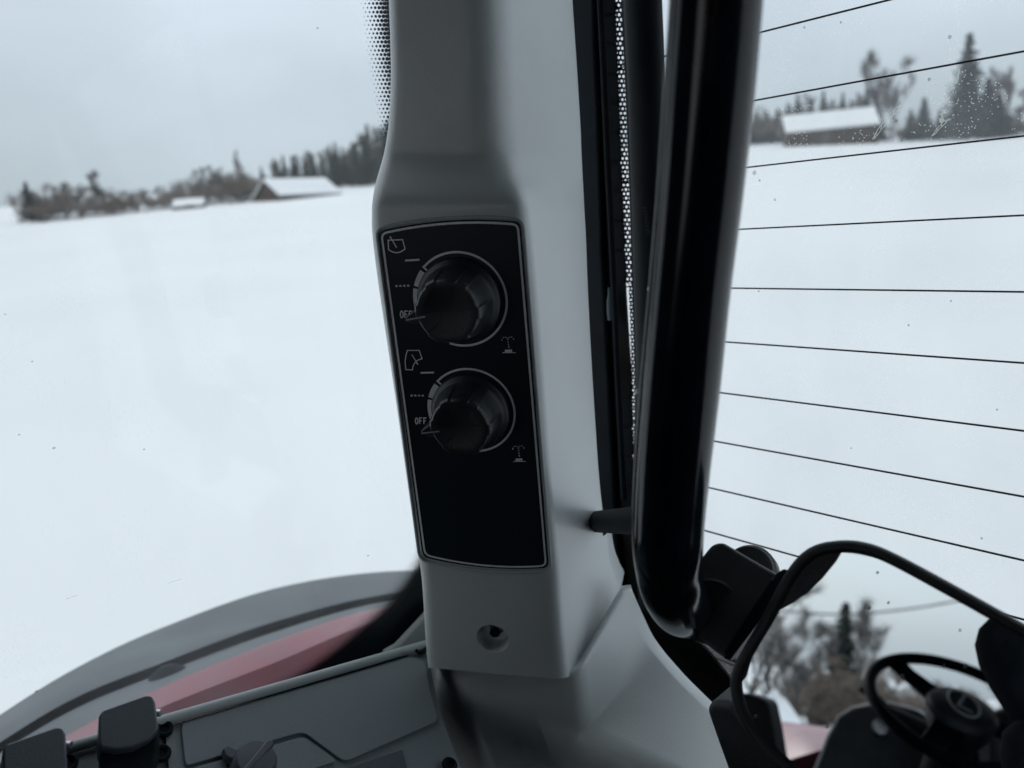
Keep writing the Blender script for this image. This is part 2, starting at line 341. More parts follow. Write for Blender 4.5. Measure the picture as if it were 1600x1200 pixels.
MB().lathe(fp(773, 989, -.0127), E1, E2, NF, [(.0040, -.002), (.0040, .0005), (.0034, .0008)], 24).build('screw_hole', M_BLACK, pillar, smooth=True)
# black printed panel
def panel_outline(o):
    TL, TR, BR, BL = (596-o, 364-o), (809+o, 351-o), (853+o, 884+o), (664-o, 866+o)
    q = lambda a, b, t: (a[0]+(b[0]-a[0])*t, a[1]+(b[1]-a[1])*t)
    pts = []
    def edge(a, b, bow, n):
        for k in range(n+1):
            t = .04+.92*k/n; x, y = q(a, b, t); s_ = 4*t*(1-t)*bow; pts.append((x, y - s_))
    edge(TL, TR, 9, 14); edge(TR, BR, 0, 16); edge(BR, BL, -9, 14); edge(BL, TL, 0, 16)
    return pts
def panel_poly(o, h):
    p = panel_outline(o); c = []
    for i in range(len(p)):                               # the four corner gaps are rounded by a quadratic
        a, b = A3(*p[i]), A3(*p[(i+1) % len(p)]); c.append(a)
    return c
def rounded(poly, r, n=6):
    P = [A3(*p) for p in poly]; o = []; m = len(P)
    for i in range(m): o += fillet(P[i-1], P[i], P[(i+1) % m], r, n)
    return o
def quad_bow(o, r=11):
    TL, TR, BR, BL = A3(596-o, 365-o), A3(809+o, 351-o), A3(853+o, 884+o), A3(664-o, 867+o)
    def bow(a, b, w, n=10): return [a+(b-a)*t+A3(0, -4*t*(1-t)*w) for t in (k/n for k in range(1, n))]
    top = bow(TL, TR, 9); bot = bow(BR, BL, -8)
    o_ = fillet(BL, TL, top[0]+(top[0]-TL)*2, r, 5) + top + fillet(top[-1]-(TR-top[-1])*2, TR, BR, r, 5)
    o_ += fillet(TR, BR, bot[0]+(bot[0]-BR)*2, r, 5) + bot + fillet(bot[-1]-(BL-bot[-1])*2, BL, TL, r, 5)
    return o_
plate = MB().prism([fp(*q, .0012) for q in quad_bow(4)], -NF*.004).build('control_panel', M_PANEL, pillar, bevel=.0006)
lip = [fp(*q, .0002) for q in quad_bow(8, 14)]
MB().tube(lip+[lip[0], lip[1]], .0013, 8, False).build('panel_lip', M_GREY2, pillar, smooth=True, angle=180)
ink = lambda pts, w, name, closed=False, h=.0016: MB().ribbon([fp(*q, h) for q in pts], w, NF, closed).build(name, M_PRINT, plate)
PXM = .5/FPX
ink(quad_bow(0, 9), 3.4*PXM, 'border_line', True)
def arc(cx, cy, r, a0, a1, n=40):                          # degrees, counter-clockwise from the right, real circle on the panel
    c = fp(cx, cy, .0016)
    return [c + r*(E1*math.cos(q)+E2*math.sin(q)) for q in (math.radians(a0+(a1-a0)*k/n) for k in range(n+1))]
def inkw(pts, w, name): return MB().ribbon(pts, w, NF).build(name, M_PRINT, plate)
def wrect(x0, x1, y, w): return [(x0, y), (x1, y)]
def letters(word, x, y, h, sk):                            # narrow capitals drawn as strokes; sk tilts the baseline
    for ch in word:
        w = h*.42
        T = lambda u, v: (x+u*w, y-v*h+sk*(u*w))
        if ch == 'O': st = [[T(.5+.5*math.cos(k*.5236), .5+.5*math.sin(k*.5236)) for k in range(13)]]
        else: st = [[T(0, 0), T(0, 1), T(1, 1)], [T(0, .52), T(.8, .52)]]
        mbx = MB()
        for s_ in st: mbx.ribbon([fp(*q, .0016) for q in s_], 1.9*PXM, NF)
        mbx.build('letter', M_PRINT, plate)
        x += w+2.6
def washer(x, y, k=1.0):
    mbx = MB(); R = lambda p, w: mbx.ribbon([fp(*q, .0016) for q in p], w*PXM, NF)
    R([(x-10*k, y+15), (x+12*k, y+15)], 1.3); R([(x-6*k, y+12.5), (x+6*k, y+12)], 4.5)
    for a, b in (((-1.2, -7), (-1, -5)), ((-.8, -3), (-.6, -1)), ((-.2, 1), (0, 3)), ((.4, 5), (.8, 7.5))): R([(x+a[0]*k, y+a[1]), (x+b[0]*k, y+b[1])], 1.6)
    for a, b in (((-11, -3.5), (-10.5, -6.5)), ((-9.2, -8), (-7, -9.2)), ((-5, -9.5), (-3, -7.8)), ((0, -8), (2, -9.2)), ((3.8, -9.5), (6, -9)), ((7.5, -7.5), (9, -5))): R([(x+a[0]*k, y+a[1]), (x+b[0]*k, y+b[1])], 1.2)
    mbx.build('washer_symbol', M_PRINT, plate)
mbx = MB()
R_ = lambda p, w, c=False: mbx.ribbon([fp(*q, .0016) for q in p], w*PXM, NF, c)
R_([(606.5, 375.3), (629, 374.5), (633, 389), (626, 393.5), (620, 395), (613, 393.5), (607, 390)], 1.7, True); R_([(610, 370.5), (619.7, 387)], 1.7); R_([(609, 369.8), (611.3, 372.2)], 2.4)
mbx.build('wiper_symbol', M_PRINT, plate); mbx = MB()
R_([(636.5, 547.5), (655, 547.5), (659.5, 560.5), (653, 562.5), (648, 567), (645, 573), (644.5, 578), (634, 577.5), (633, 565), (634.3, 555)], 1.6, True); R_([(643.5, 554), (652, 568)], 1.5); R_([(651, 567), (653, 569.5)], 2.4)
mbx.build('wiper_symbol', M_PRINT, plate)
ink([(633, 407), (655.5, 405.8)], 3.0*PXM, 'mark_line'); ink([(657, 582.6), (678, 582)], 2.8*PXM, 'mark_line')
for k in range(4):
    ink([(617.7+6.1*k, 447-.2*k), (621.2+6.1*k, 446.9-.2*k)], 3.1*PXM, 'mark_dot'); ink([(641.5+5.8*k, 618.1), (644.8+5.8*k, 618.1)], 2.9*PXM, 'mark_dot')
letters('OFF', 625.5, 496.5, 10.5, .0); letters('OFF', 649, 662.5, 9.6, .0)
washer(794.5, 536, .95); washer(811, 706, .9)
KN = [(718.5, 468.5, 74.5, .0), (736, 642, 69.5, .0)]
for cx, cy, rp, _ in KN:
    c = fp(cx, cy, .0016); R = rp*PXM*np.linalg.norm(c-CAM)/.5
    inkw(arc(cx, cy, R, 138.5, -106, 80), 3.6*PXM, 'ring_line'); inkw([c+R*1.03*(E1*math.cos(math.radians(138))+E2*math.sin(math.radians(138))), c+R*.86*(E1*math.cos(math.radians(138))+E2*math.sin(math.radians(138)))], 3.2*PXM, 'ring_tick')
    inkw(arc(cx, cy, R*.955, 143, 164.5, 14), 10*PXM, 'ring_segment'); inkw(arc(cx, cy, R*.955, 167.5, 196, 16), 10*PXM, 'ring_segment')
    sc_ = R/.0310
    def flute(q, h):
        if h/sc_ < .0085: return 1
        w = (math.degrees(q) % 60)/60; return 1 - .055*sst(.0085, .013, h/sc_)*(1 if .18 < w < .82 else 0)
    prof = [(.0278, 0), (.0278, .0035), (.0268, .0052), (.0250, .0060), (.0242, .0075), (.0232, .0105), (.0224, .017), (.0215, .026), (.0210, .0280), (.0200, .0290), (.0150, .0293), (.0140, .0288), (.0010, .0288)]
    kb = MB().lathe(fp(cx, cy, .0012), E1, E2, NF, [(r*sc_, h*sc_) for r, h in prof], 120, flute).build('rotary_knob', M_KNOB, pillar, smooth=True, angle=38)
    pa = math.radians(193); pd = E1*math.cos(pa)+E2*math.sin(pa); pp = np.cross(NF, pd); k0 = fp(cx, cy, .0012)
    P = lambda u, v, h: k0 + sc_*(pd*u + pp*v + NF*h)
    MB().prism([P(.0175, -.0050, .006), P(.0175, .0050, .006), P(.0225, .0040, .006), P(.0282, .0015, .006), P(.0282, -.0015, .006), P(.0225, -.0040, .006)], NF*.0215*sc_).build('pointer', M_KNOB, kb, bevel=.0009, seg=3)
    MB().ribbon([P(.0282, 0, .0279), P(.0145, 0, .0295)], .0010*sc_, NF).build('pointer_line', mat('faded pointer ink', (.40, .42, .43), .5), kb)

# ================================================================== PILLAR FOOT (moulded base)
foot = thing('pillar_foot_trim', 'pale grey moulded trim at the foot of the corner pillar, with a ridge and ledge', 'trim', tuple(fp(800, 1150, -.02)))
def fF(x, y, d=0.0): return fp(x, y, -.009-d)
v = {}
cols = [(-.02, .050), (.07, .027), (.15, .011), (.23, .003), (.32, 0), (.6, .001), (1, 0)]
fr = []
for (y, xl, xr, deep) in [(1036, 676, 903, 0), (1062, 677, 905, .001), (1090, 681, 906, .001), (1120, 690, 908, .003), (1150, 702, 910, .006), (1185, 716, 925, .010), (1260, 748, 960, .022)]:
    xr -= 16; fr.append([fF(xl+(xr-xl)*t, y + (18*t if y < 1100 else 10*t), d+deep*math.sin(math.pi*min(1, max(0, (t-.04)/.96)))**.6 - .05*max(0, y-1050)/200*max(0, 1-t/.4)) for t, d in cols])
surf = cr([np.array(r).ravel() for r in fr], 4); surf = [[q[3*i:3*i+3] for i in range(len(cols))] for q in surf]
surf = [cr(r, 5) for r in surf]
front = MB().loft(surf, False, False); front.build('front_face', M_GREY, foot, smooth=True, angle=180)
b1 = fF(908, 1146); LN = np.cross(hy(1003, 1058, .46)-b1, hy(1122, 1124, .463)-b1)
T0 = [fF(903, 1050), fF(905, 1075), fF(907, 1110), fF(908.5, 1140)] + [hit(x, y, b1, LN) for x, y in ((914, 1150), (945, 1163), (985, 1180), (1050, 1208), (1120, 1240), (1180, 1275))]
T1 = [hy(x, y, Y) for x, y, Y in ((974, 926, .447), (990, 962, .457), (1006, 995, .464), (1022, 1018, .467), (1036, 1035, .467), (1060, 1062, .467), (1085, 1087, .466), (1122, 1124, .463), (1212, 1215, .452), (1260, 1265, .445))]
GR = []; DF = unit(fF(860, 1100)-fF(905, 1100))
for k, (p, q) in enumerate(zip(T0, T1)):
    ext = [p+DF*.034-NF*.0012, p+DF*.016+NF*.0006, p+DF*.005+NF*.0005] if k < 4 else [p+A3(-.012, -.002, -.08), p+A3(-.005, -.005, -.024), p+A3(-.002, -.004, -.007)]
    GR.append(ext + [p + (q-p)*t for t in (.06, .16, .3, .5, .7, .88, .97, 1)] + [q+A3(0, .012, -.004)])
GR.insert(0, [p+A3(-.010, .010, -.001) for p in GR[0]])
ng = len(GR[0]); gg = cr([np.array(r).ravel() for r in GR], 5)
MB().loft([[q[3*i:3*i+3] for i in range(ng)] for q in gg], False, False).build('side_face', M_GREY, foot, smooth=True, angle=180)

# ================================================================== SIDE WINDOW
side = thing('side_window', 'clear side window with a dotted black border, looking out over the snow', 'window', (XS, 0, 2.06))
MB().box((XS-.004, .02, 2.03), (XS, YR-.06, ZC+.42)).build('pane', M_GLASS, side)
sx = XS+.004
fl = [(575, -620), (622, -70), (618, 0), (624, 80), (629, 140), (633, 200), (640, 270)]
fr_ = [(505, -620), (556, -70), (563, 0), (573, 80), (583, 140), (592, 200), (602, 270)]
frit_strip('dotted_border', cr([hx(*q, sx) for q in fl], 4), cr([hx(*q, sx) for q in fr_], 4), .0037, M_FRITD, side)
so_ = [(700, 850), (690, 905), (662, 960), (612, 1012), (540, 1062), (440, 1110), (300, 1165)]
cl_ = [(655, 830), (640, 875), (596, 930), (534, 985), (465, 1040), (380, 1085), (250, 1135)]
sb = [(x+.56*(X-x), y+.56*(Y-y)) for (x, y), (X, Y) in zip(so_, cl_)]
frit_strip('dotted_border', cr([hx(*q, sx) for q in sb], 5), cr([hx(*q, sx) for q in cl_], 5), .0022, M_FRITD, side)
blk = [hx(*q, sx) for q in sb]; bl2 = [hx(x+90, y+70, sx) for x, y in so_]
MB().loft([cr(blk, 4), cr(bl2, 4)], False, False).build('black_border', M_PANEL, side)
for x, y, r in [(8, 491, 1.3), (50, 565, 1.4), (84, 700, 2.2), (30, 679, 1.5), (57, 1080, 1.8), (496, 44, 1.8), (575, 868, 2), (225, 702, 1.4)]:
    c = hx(x, y, XS+.002); s_ = r/FPX*.46
    MB().prism([c+A3(0, s_*1.4*math.cos(k)*(1+.2*math.sin(3*k+x)), s_*.8*math.sin(k)) for k in (i*.785 for i in range(8))], (.0006, 0, 0)).build('dirt_speck', M_SPECK, side)
for pts in ([(103, 936), (112, 933), (121, 930)], [(262, 912), (272, 908), (283, 905)]):
    MB().ribbon([hx(*q, XS+.002) for q in pts], .0005, A3(1, 0, 0)).build('scratch', M_SPECK, side)

# ================================================================== FENDER OUTSIDE
fen = thing('rear_fender', 'red rear fender with a wide grey rubber edge, outside the side window', 'fender', (-.9, .3, 1.6))
XP = [-260, -120, 0, 120, 250, 430, 600, 760, 900]
def curve(ys, X): return cr([hx(x, y, X) for x, y in zip(XP, ys)], 6)
K1 = curve([1310, 1205, 1117, 1043, 982, 919, 893, 893, 905], -1.12)
K1b = curve([1312, 1207, 1121, 1047, 986, 923, 897, 897, 909], -1.09)
K2 = curve([1345, 1245, 1160, 1089, 1037, 971, 929, 915, 922], -.98)
K2b = curve([1352, 1251, 1166, 1095, 1043, 977, 933, 919, 926], -.985)
K3 = curve([1362, 1262, 1177, 1106, 1053, 987, 940, 925, 931], -.96)
K4 = curve([1400, 1300, 1215, 1140, 1075, 1001, 948, 934, 938], -.86)
drop = [p+A3(-.01, 0, -.10) for p in K1]
MB().loft([drop, K1, K1b, K2], False, False).build('rubber_edge', M_FEND, fen, smooth=True, angle=40)
MB().loft([K2, [p-A3(0, 0, .02) for p in K2b], K3], False, False).build('groove', M_BLACK, fen)
MB().loft([K3, K4], False, False).build('inner_strip', M_FEND, fen, smooth=True)
K5 = curve([1455, 1350, 1260, 1172, 1106, 1035, 968, 950, 950], -.79)
K6 = [p+A3(.14, 0, -.16) for p in K5]
MB().loft([K4, [p+A3(.012, 0, .003) for p in K4], K5, K6], False, False).build('red_panel', M_RED, fen, smooth=True, angle=20)
bc = hx(262, 1052, -.93); MB().lathe(bc-A3(0, 0, .01), A3(1, 0, 0), A3(0, 1, 0), A3(0, 0, 1), [(.022, 0), (.022, .008), (.012, .016), (.001, .018)], 20).build('bolt_cover', M_BLACK, fen, smooth=True)

# ================================================================== SIDE CONSOLE
ED0, ED1 = hx(108, 1170, -.5), hx(666, 1008, -.5)
ed = unit(ED1-ED0)
NC = unit(np.cross(ed, unit(A3(1, 0, -.55)))); NC = NC if NC[2] > 0 else -NC
def cp(x, y, h=0.0): return hit(x, y, ED0+NC*h, NC)
cons = thing('side_console', 'charcoal side console with moulded covers below the side window', 'console', tuple(cp(450, 1190)))
e_a = ED0 - ed*.35; e_b = ED1 + ed*.02
body = [cp(-260, 1275), cp(667, 1014), cp(673, 1045), cp(681, 1085), cp(694, 1135), cp(722, 1205), cp(760, 1290), cp(-200, 1500)]
MB().prism([p-NC*.004 for p in body], -NC*.05).build('console_body', M_CAP, cons)
MB().tube([e_a+NC*.001, e_b+NC*.001], .0036, 16).build('edge_strip', M_GREY2, cons, smooth=True, angle=180)
def cover(name, pts, h, r, m_=M_CONS, bev=.0012):
    poly = rounded(pts, r, 4)
    return MB().prism([cp(q[0], q[1], h) for q in poly], -NC*(.006+h)).build(name, m_, cons, bevel=bev, seg=3)
cover('surround', [(102, 1186), (276, 1133), (655, 1020), (669, 1024), (676, 1062), (686, 1108), (704, 1158), (724, 1208), (740, 1250), (270, 1400), (120, 1300)], -.0018, 4)
cover('cover', [(283, 1131), (640, 1026), (664, 1032), (672, 1075), (685, 1126), (544, 1188), (534, 1187), (478, 1146), (466, 1145), (290, 1197)], .0006, 8)
cover('cover', [(300, 1200), (470, 1152), (478, 1153), (523, 1185), (524, 1190), (480, 1204), (330, 1250)], .0004, 5)
cover('dark_cover', [(533, 1203), (629, 1171), (640, 1215), (560, 1245)], .0003, 3, M_CAP)
cover('side_rib', [(258, 1140), (271, 1136), (279, 1215), (266, 1220)], .0006, 3)
for x, y in ((656, 1014), (702, 1196), (105, 1194), (252, 1178), (256, 1140)):
    c = cp(x, y, .001); a1 = unit(np.cross(NC, A3(1, 0, 0))); a2 = np.cross(NC, a1)
    MB().lathe(c, a1, a2, NC, [(.0058, 0), (.0058, .0016), (.0046, .0022), (.0030, .0012), (.0028, .0002), (.0005, 0)], 24).build('screw', M_BLACK, cons, smooth=True)
# dial on the console
c = cp(394, 1203, .001); a1 = ed; a2 = np.cross(NC, ed)
dial = thing('console_dial', 'dark round dial with raised grip on the console cover', 'dial', tuple(c))
MB().lathe(c, a1, a2, NC, [(.0145, 0), (.0145, .004), (.0135, .010), (.012, .0125), (.004, .0132)], 48).build('dial_body', M_CAP, dial, smooth=True)
gd = unit(a1*.85 + a2*.5); gp = np.cross(NC, gd)
MB().prism([c+NC*.008+gd*u+gp*w for u, w in ((-.013, -.002), (.014, -.003), (.016, 0), (.014, .003), (-.013, .002))], NC*.006).build('grip', M_CAP, dial, bevel=.0015)
MB().prism([cp(x, y, .001) for x, y in ((344, 1180), (352, 1174), (368, 1182), (362, 1198), (350, 1192))], NC*.007).build('pointer', M_CAP, dial, bevel=.001)
# two lever caps standing in front of the strip
for k, (pts, lab) in enumerate([([(154, 1117), (160, 1109), (228, 1085), (238, 1086), (243, 1096), (248, 1138), (232, 1156), (208, 1168), (180, 1172), (158, 1168), (154, 1160)], 'squared black lever cap standing just left of the ribbed console cover'),
                                ([(4, 1170), (10, 1162), (88, 1135), (98, 1136), (103, 1146), (107, 1220), (104, 1260), (10, 1260), (5, 1240)], 'squared black lever cap in the bottom left corner, nearest the fender')]):
    d = np.linalg.norm(cp(200 if k == 0 else 60, 1190)-CAM) - .030
    nn = -unit(ray(200 if k == 0 else 60, 1150)*.9 + A3(.25, -.2, -.35)); q0 = at(200 if k == 0 else 60, 1150, d)
    poly = [hit(x, y, q0, nn) for x, y in pts]; cc = sum(poly)/len(poly)
    lv = thing('lever_cap', lab, 'lever', tuple(cc-A3(0, 0, .05)), 'lever caps on the side console')
    cap_front = [p*1.0 for p in poly]
    MB().prism(cap_front, -nn*.020).build('cap', M_CAP, lv, bevel=.0035, seg=4)
    MB().prism([hit(x, y, q0-nn*.005, nn) for x, y in ([(156, 1150), (250, 1120), (250, 1175), (235, 1230), (160, 1230), (156, 1180)] if k == 0 else [(6, 1200), (110, 1175), (110, 1280), (6, 1280)])], -nn*.016).build('skirt', M_BLACK, lv, bevel=.004, seg=3)
    low = sum(poly)/len(poly) - nn*.012
    MB().tube([low, low - A3(0, 0, .03) - nn*.01, low - A3(0, 0, .07) - nn*.01], .011, 14).build('stem', M_BLACK, lv, smooth=True)
    sp = hit(pts[4][0]+5, pts[4][1]+18, q0-nn*.01, nn)
    MB().lathe(sp, UP, FW, RT, [(.0022, -.003), (.0022, .0012), (.0008, .0016)], 12).build('pin', M_SILV, lv, smooth=True)
# sill wedge between glass and pillar
wedge = thing('sill_trim', 'small grey wedge of window sill trim left of the pillar foot', 'trim', tuple(hx(640, 1000, XS+.02)))
MB().prism([hx(x, y, XS+.012) for x, y in ((700, 930), (668, 945), (614, 1003), (590, 1016), (700, 1030))], (.008, 0, 0)).build('wedge', M_GREY2, wedge, bevel=.004, seg=3)

# ================================================================== REAR WINDOW
rear = thing('rear_window', 'rear window with thin black heating wires and dried dirt streaks', 'window', (.3, YR, 2.02))
MB().box((-.60, YR, 1.90), (XL-.06, YR+.004, ZC+.42)).build('pane', M_GLASSR, rear)
for z in [2.665, 2.629, 2.592, 2.555, 2.517, 2.480, 2.443, 2.4075, 2.3725, 2.3375, 2.3025, 2.269, 2.236, 2.203, 2.17]:
    z = HCAM+(z-HCAM)*YR/.44
    MB().box((-.50, YR-.0016, z-.00055), (XL-.1, YR-.0004, z+.00055)).build('heating_wire', M_WIRE, rear)
rnd = random.Random(3)
def streak(p0, p1, w, m_=M_DIRT):
    P = [hy(p0[0]+(p1[0]-p0[0])*t + rnd.uniform(-1.5, 1.5), p0[1]+(p1[1]-p0[1])*t + rnd.uniform(-1, 1) - 5*math.sin(t*3), YR-.002) for t in (k/9 for k in range(10))]
    mb = MB()
    for s_ in (-1, 1):                                     # two dried rims with gaps, as a run of water leaves
        off = [p + A3(0, 0, 0) + (RT*s_*w*(.3+.7*math.sin(math.pi*(1-i/9)*.8)))*.5 for i, p in enumerate(P)]
        mb.ribbon(off, .00045, A3(0, -1, 0))
    for i in range(0, 9, 2): mb.ribbon([P[i]-RT*w*.25, P[i+1]+RT*w*.2], .0005, A3(0, -1, 0))
    return mb.build('dirt_streak', m_, rear)
streak((1409, 165), (1364, 218), .0035); streak((1484, 186), (1457, 214), .0022); streak((1500, 102), (1495, 126), .0008); streak((1477, 172), (1470, 192), .001)
for x, y, r, m_ in [(1484, 58, 2.2, M_SPECK), (1179, 270, 3.2, M_DIRT), (1401, 189, 1.8, M_SPECK), (1409, 219, 1.6, M_SPECK), (1187, 282, 1.6, M_SPECK), (1211, 312, 1.8, M_SPECK), (1257, 43, 1.6, M_SPECK), (1314, 35, 1.4, M_SPECK), (1494, 127, 2.6, M_DIRT), (1471, 188, 3, M_DIRT), (1206, 222, 1.6, M_SPECK), (1534, 841, 1.6, M_SPECK), (1186, 455, 1.5, M_SPECK), (1452, 124, 2, M_SPECK), (1420, 508, 1.5, M_SPECK), (1558, 640, 1.4, M_SPECK), (1330, 700, 1.2, M_SPECK), (1486, 470, 1.3, M_SPECK)]:
    c = hy(x, y, YR-.002); s_ = r/FPX*.58
    MB().prism([c+A3(s_*math.cos(k)*(1+.25*math.sin(3*k+x)), 0, s_*1.2*math.sin(k)) for k in (i*.785 for i in range(8))], (0, -.0005, 0)).build('dirt_speck', m_, rear)
# frame beside the glass: seal, clip strip, dotted print, moulded post
frm = thing('rear_window_frame', 'black rear window frame with rubber seal and a strip of light dots', 'window frame', (-.35, .55, 2.05))
def pyp(pts, Y): return [hy(x, y, Y) for x, y in pts]
MB().prism(pyp([(835, -620), (892, -620), (926, -90), (928, 60), (934, 200), (940, 400), (950, 600), (960, 800), (968, 905), (1000, 985), (1058, 1066), (1120, 1130), (1210, 1225), (1290, 1300), (900, 1300), (880, 900)], .548), (0, .008, 0)).build('seal', M_BLACK, frm, bevel=.003)
MB().prism(pyp([(885, -620), (930, -620), (956, -90), (958, 0), (964, 200), (970, 330), (975, 440), (985, 600), (985, 800), (1010, 930), (1090, 1002), (1108, 1020), (1146, 1068), (1300, 1200), (1300, 1320), (1000, 1320), (940, 800), (925, 300)], .556), (0, .003, 0)).build('black_border', M_BROWN, frm)
MB().tube([hy(x, y, .544) for x, y in ((900, -620), (935, -60), (943, 100), (950, 260), (958, 420), (966, 600), (975, 780))], .0030, 10).build('seal_bead', M_BLACK, frm, smooth=True)
for y in range(-20, 780, 46):
    if 430 < y < 590: continue
    x = np.interp(y, [0, 200, 440, 600, 800], [950, 958, 968, 976, 982])
    MB().prism(pyp([(x-9, y), (x+10, y+1), (x+12, y+40), (x-7, y+39)], .5545), (0, .0012, 0)).build('clip', M_BLACK, frm, bevel=.0004)
dl = [(925, -620), (953, -60), (957, 0), (963, 150), (969, 300), (975, 443)]; dr = [(940, -620), (970, -60), (974, 0), (981, 150), (987, 300), (991, 443)]
frit_strip('dotted_print', cr(pyp(dl, .5585), 4), cr(pyp(dr, .5585), 4), .0044, M_FRITH, frm)
dl = [(982, 442), (985, 520), (987, 597)]; dr = [(991, 442), (994, 520), (997, 597)]
frit_strip('dotted_print', cr(pyp(dl, .5585), 4), cr(pyp(dr, .5585), 4), .0040, M_FRITH, frm)
dl = [(981, 596), (984, 680), (986, 740), (987, 800)]; dr = [(996, 596), (996, 680), (992, 740), (989, 800)]
frit_strip('dotted_print', cr(pyp(dl, .5585), 4), cr(pyp(dr, .5585), 4), .0040, M_FRITH, frm)
Lp = cr(pyp([(942, -620), (971, -90), (974, 0), (981, 150), (987, 300), (991, 435), (996, 590), (994, 700), (990, 800), (1000, 940)], .553), 4)
Rp = cr(pyp([(1000, -620), (1026, -90), (1030, 0), (1036, 150), (1038, 300), (1040, 435), (1040, 590), (1040, 700), (1040, 800), (1060, 960)], .553), 4)
MB().loft([[l, l*.85+r_*.15+A3(0, -.010, 0), l*.6+r_*.4+A3(0, -.016, 0), l*.3+r_*.7+A3(0, -.014, 0), r_+A3(0, -.004, 0), r_+A3(0, .004, 0)] for l, r_ in zip(Lp, Rp)], False, False).build('post', M_FRAME, frm, smooth=True, angle=70)
txt = bpy.data.curves.new('maker_text', 'FONT'); txt.body = 'GERMANY'; txt.size = .0052; txt.extrude = .0001; txt.align_x = 'CENTER'
tob = bpy.data.objects.new('moulded_text', txt); COL.objects.link(tob)
ta, tb = hy(1016, 364, .535), hy(1011, 326, .535); ex_ = unit(tb-ta); nz_ = unit(-ray(1013, 345)); nz_ = unit(nz_-ex_*np.dot(nz_, ex_)); ey_ = np.cross(nz_, ex_)
cM = (ta+tb)/2 + nz_*.0045
tob.matrix_world = Matrix(((ex_[0], ey_[0], nz_[0], cM[0]), (ex_[1], ey_[1], nz_[1], cM[1]), (ex_[2], ey_[2], nz_[2], cM[2]), (0, 0, 0, 1)))
bpy.context.view_layer.update(); dg = bpy.context.evaluated_depsgraph_get()
tm = bpy.data.meshes.new_from_object(tob.evaluated_get(dg)); tm.transform(tob.matrix_world); tm.transform(Matrix.Translation(-frm.location)); bpy.data.objects.remove(tob)
tm.materials.clear(); tm.materials.append(mat('faint moulded lettering', (.045, .05, .055), .6)); tob = bpy.data.objects.new('moulded_text', tm); COL.objects.link(tob); tob.parent = frm
plug = MB().lathe(hy(955, 490, .547), A3(1, 0, 0), A3(0, 1, 0), A3(0, 0, 1), [(.0035, -.006), (.0040, .0), (.0036, .012), (.0022, .018), (.0018, .024), (.0005, .0245)], 20).build('plug', mat('dark teal plastic', (.012, .03, .04), .35), frm, smooth=True)

# ================================================================== GLOSS BLACK GRAB RAIL
PL = [(-90, 1122, 74.5), (0, 1118.5, 72), (150, 1106.5, 70.5), (300, 1093, 67), (450, 1077, 63.5), (600, 1062.5, 62), (720, 1051, 59), (800, 1045, 56.5), (850, 1043, 54.5), (885, 1045, 52.5), (912, 1049, 51), (932, 1056, 49), (946, 1064, 46.5), (952, 1072, 43.5), (954, 1080, 40)]
RR = .0172; path = []; rad = []
for i, (y, x, rp) in enumerate(PL):
    t = np.interp(y, [-90, 850], [RR*FPX/74.5, RR*FPX/54.5]) * np.linalg.norm(FW*FPX + RT*(x-800) - UP*(y-600))/FPX
    t = t*(54.5/rp if y > 850 else 1); path.append(at(x, y, t)); rad.append(t*rp/FPX*FPX/np.linalg.norm(FW*FPX + RT*(x-800) - UP*(y-600)))
rail = thing('grab_rail', 'thick gloss black tubular grab rail curving in below, in front of the rear window', 'grab rail', tuple(path[-3]))
_d = unit(path[0]-path[1]); path.insert(0, path[0]+_d*.05); path.insert(0, path[0]+unit(_d+A3(0, 0, 1))*.06); path.insert(0, path[0]+A3(0, 0, .25)); rad = [rad[0]]*3 + rad
pth = cr(path, 6); MB().tube(pth, [float(q[0]) for q in cr([A3(q) for q in rad], 6)], 40).build('tube', M_GLOSS, rail, smooth=True, angle=60)
seamp = [p + unit(-RT*.93 - FW*.36)*RR*1.0 for p in cr(path[:13], 6)]
MB().tube(seamp, .0011, 8).build('seam', M_GLOSS, rail, smooth=True)
s0 = hy(931, 812, .44)+A3(.002, -.004, 0); s1 = at(1035, 812, .41)
ax = unit(s1-s0); q1 = unit(np.cross(ax, A3(0, 0, 1))); q2 = np.cross(ax, q1)
MB().lathe(s0, q1, q2, ax, [(.0085, -.004), (.0085, .01), (.0085, np.linalg.norm(s1-s0))], 28).build('bracket_rod', M_BLACK, rail, smooth=True)
MB().lathe(s0, q1, q2, ax, [(.0135, -.004), (.0135, .0005), (.012, .0022), (.008, .0026)], 28).build('flange', M_BLACK, rail, smooth=True)
for y, x in ((450, 1019), (612, 1000)): MB().lathe(at(x-2, y, .46), RT, UP, -FW, [(.0016, -.004), (.0016, .001), (.0005, .0016)], 12).build('rivet', M_SILV, rail, smooth=True)

# ================================================================== MIRROR
MC = hy(1490, 1100, .36)
SW = A3(.26, -.80, HCAM-.27); SW0 = SW; SW = MC + (SW-MC)*1.38                          # steering wheel hub: the mirror is turned so that it shows there
NM = unit(unit(SW0-MC) - ray(1490, 1100))
def mp_(x, y, h=0.0): return hit(x, y, MC+NM*h, NM)
def refl(p): return p - 2*np.dot(p-MC, NM)*NM
def vp(x, y, t): return refl(at(x, y, t))             # the point whose mirror image stands at this pixel, t metres along the path
mir = thing('interior_mirror', 'black rimmed interior mirror showing the steering wheel, below the rear window', 'mirror', tuple(mp_(1350, 1150)))
OUT = [(1310, 854), (1352, 857), (1400, 876), (1500, 930), (1600, 986), (1690, 1036), (1750, 1090), (1762, 1150), (1725, 1250), (1640, 1320), (1500, 1335), (1370, 1290), (1262, 1222), (1206, 1177), (1164, 1122), (1150, 1072), (1160, 1035), (1199, 968), (1238, 897), (1270, 864)]
ol = cr([A3(*q) for q in OUT], 6, True)
MB().prism([mp_(*q) for q in ol], -NM*.002).build('mirror_glass', M_MIRROR, mir)
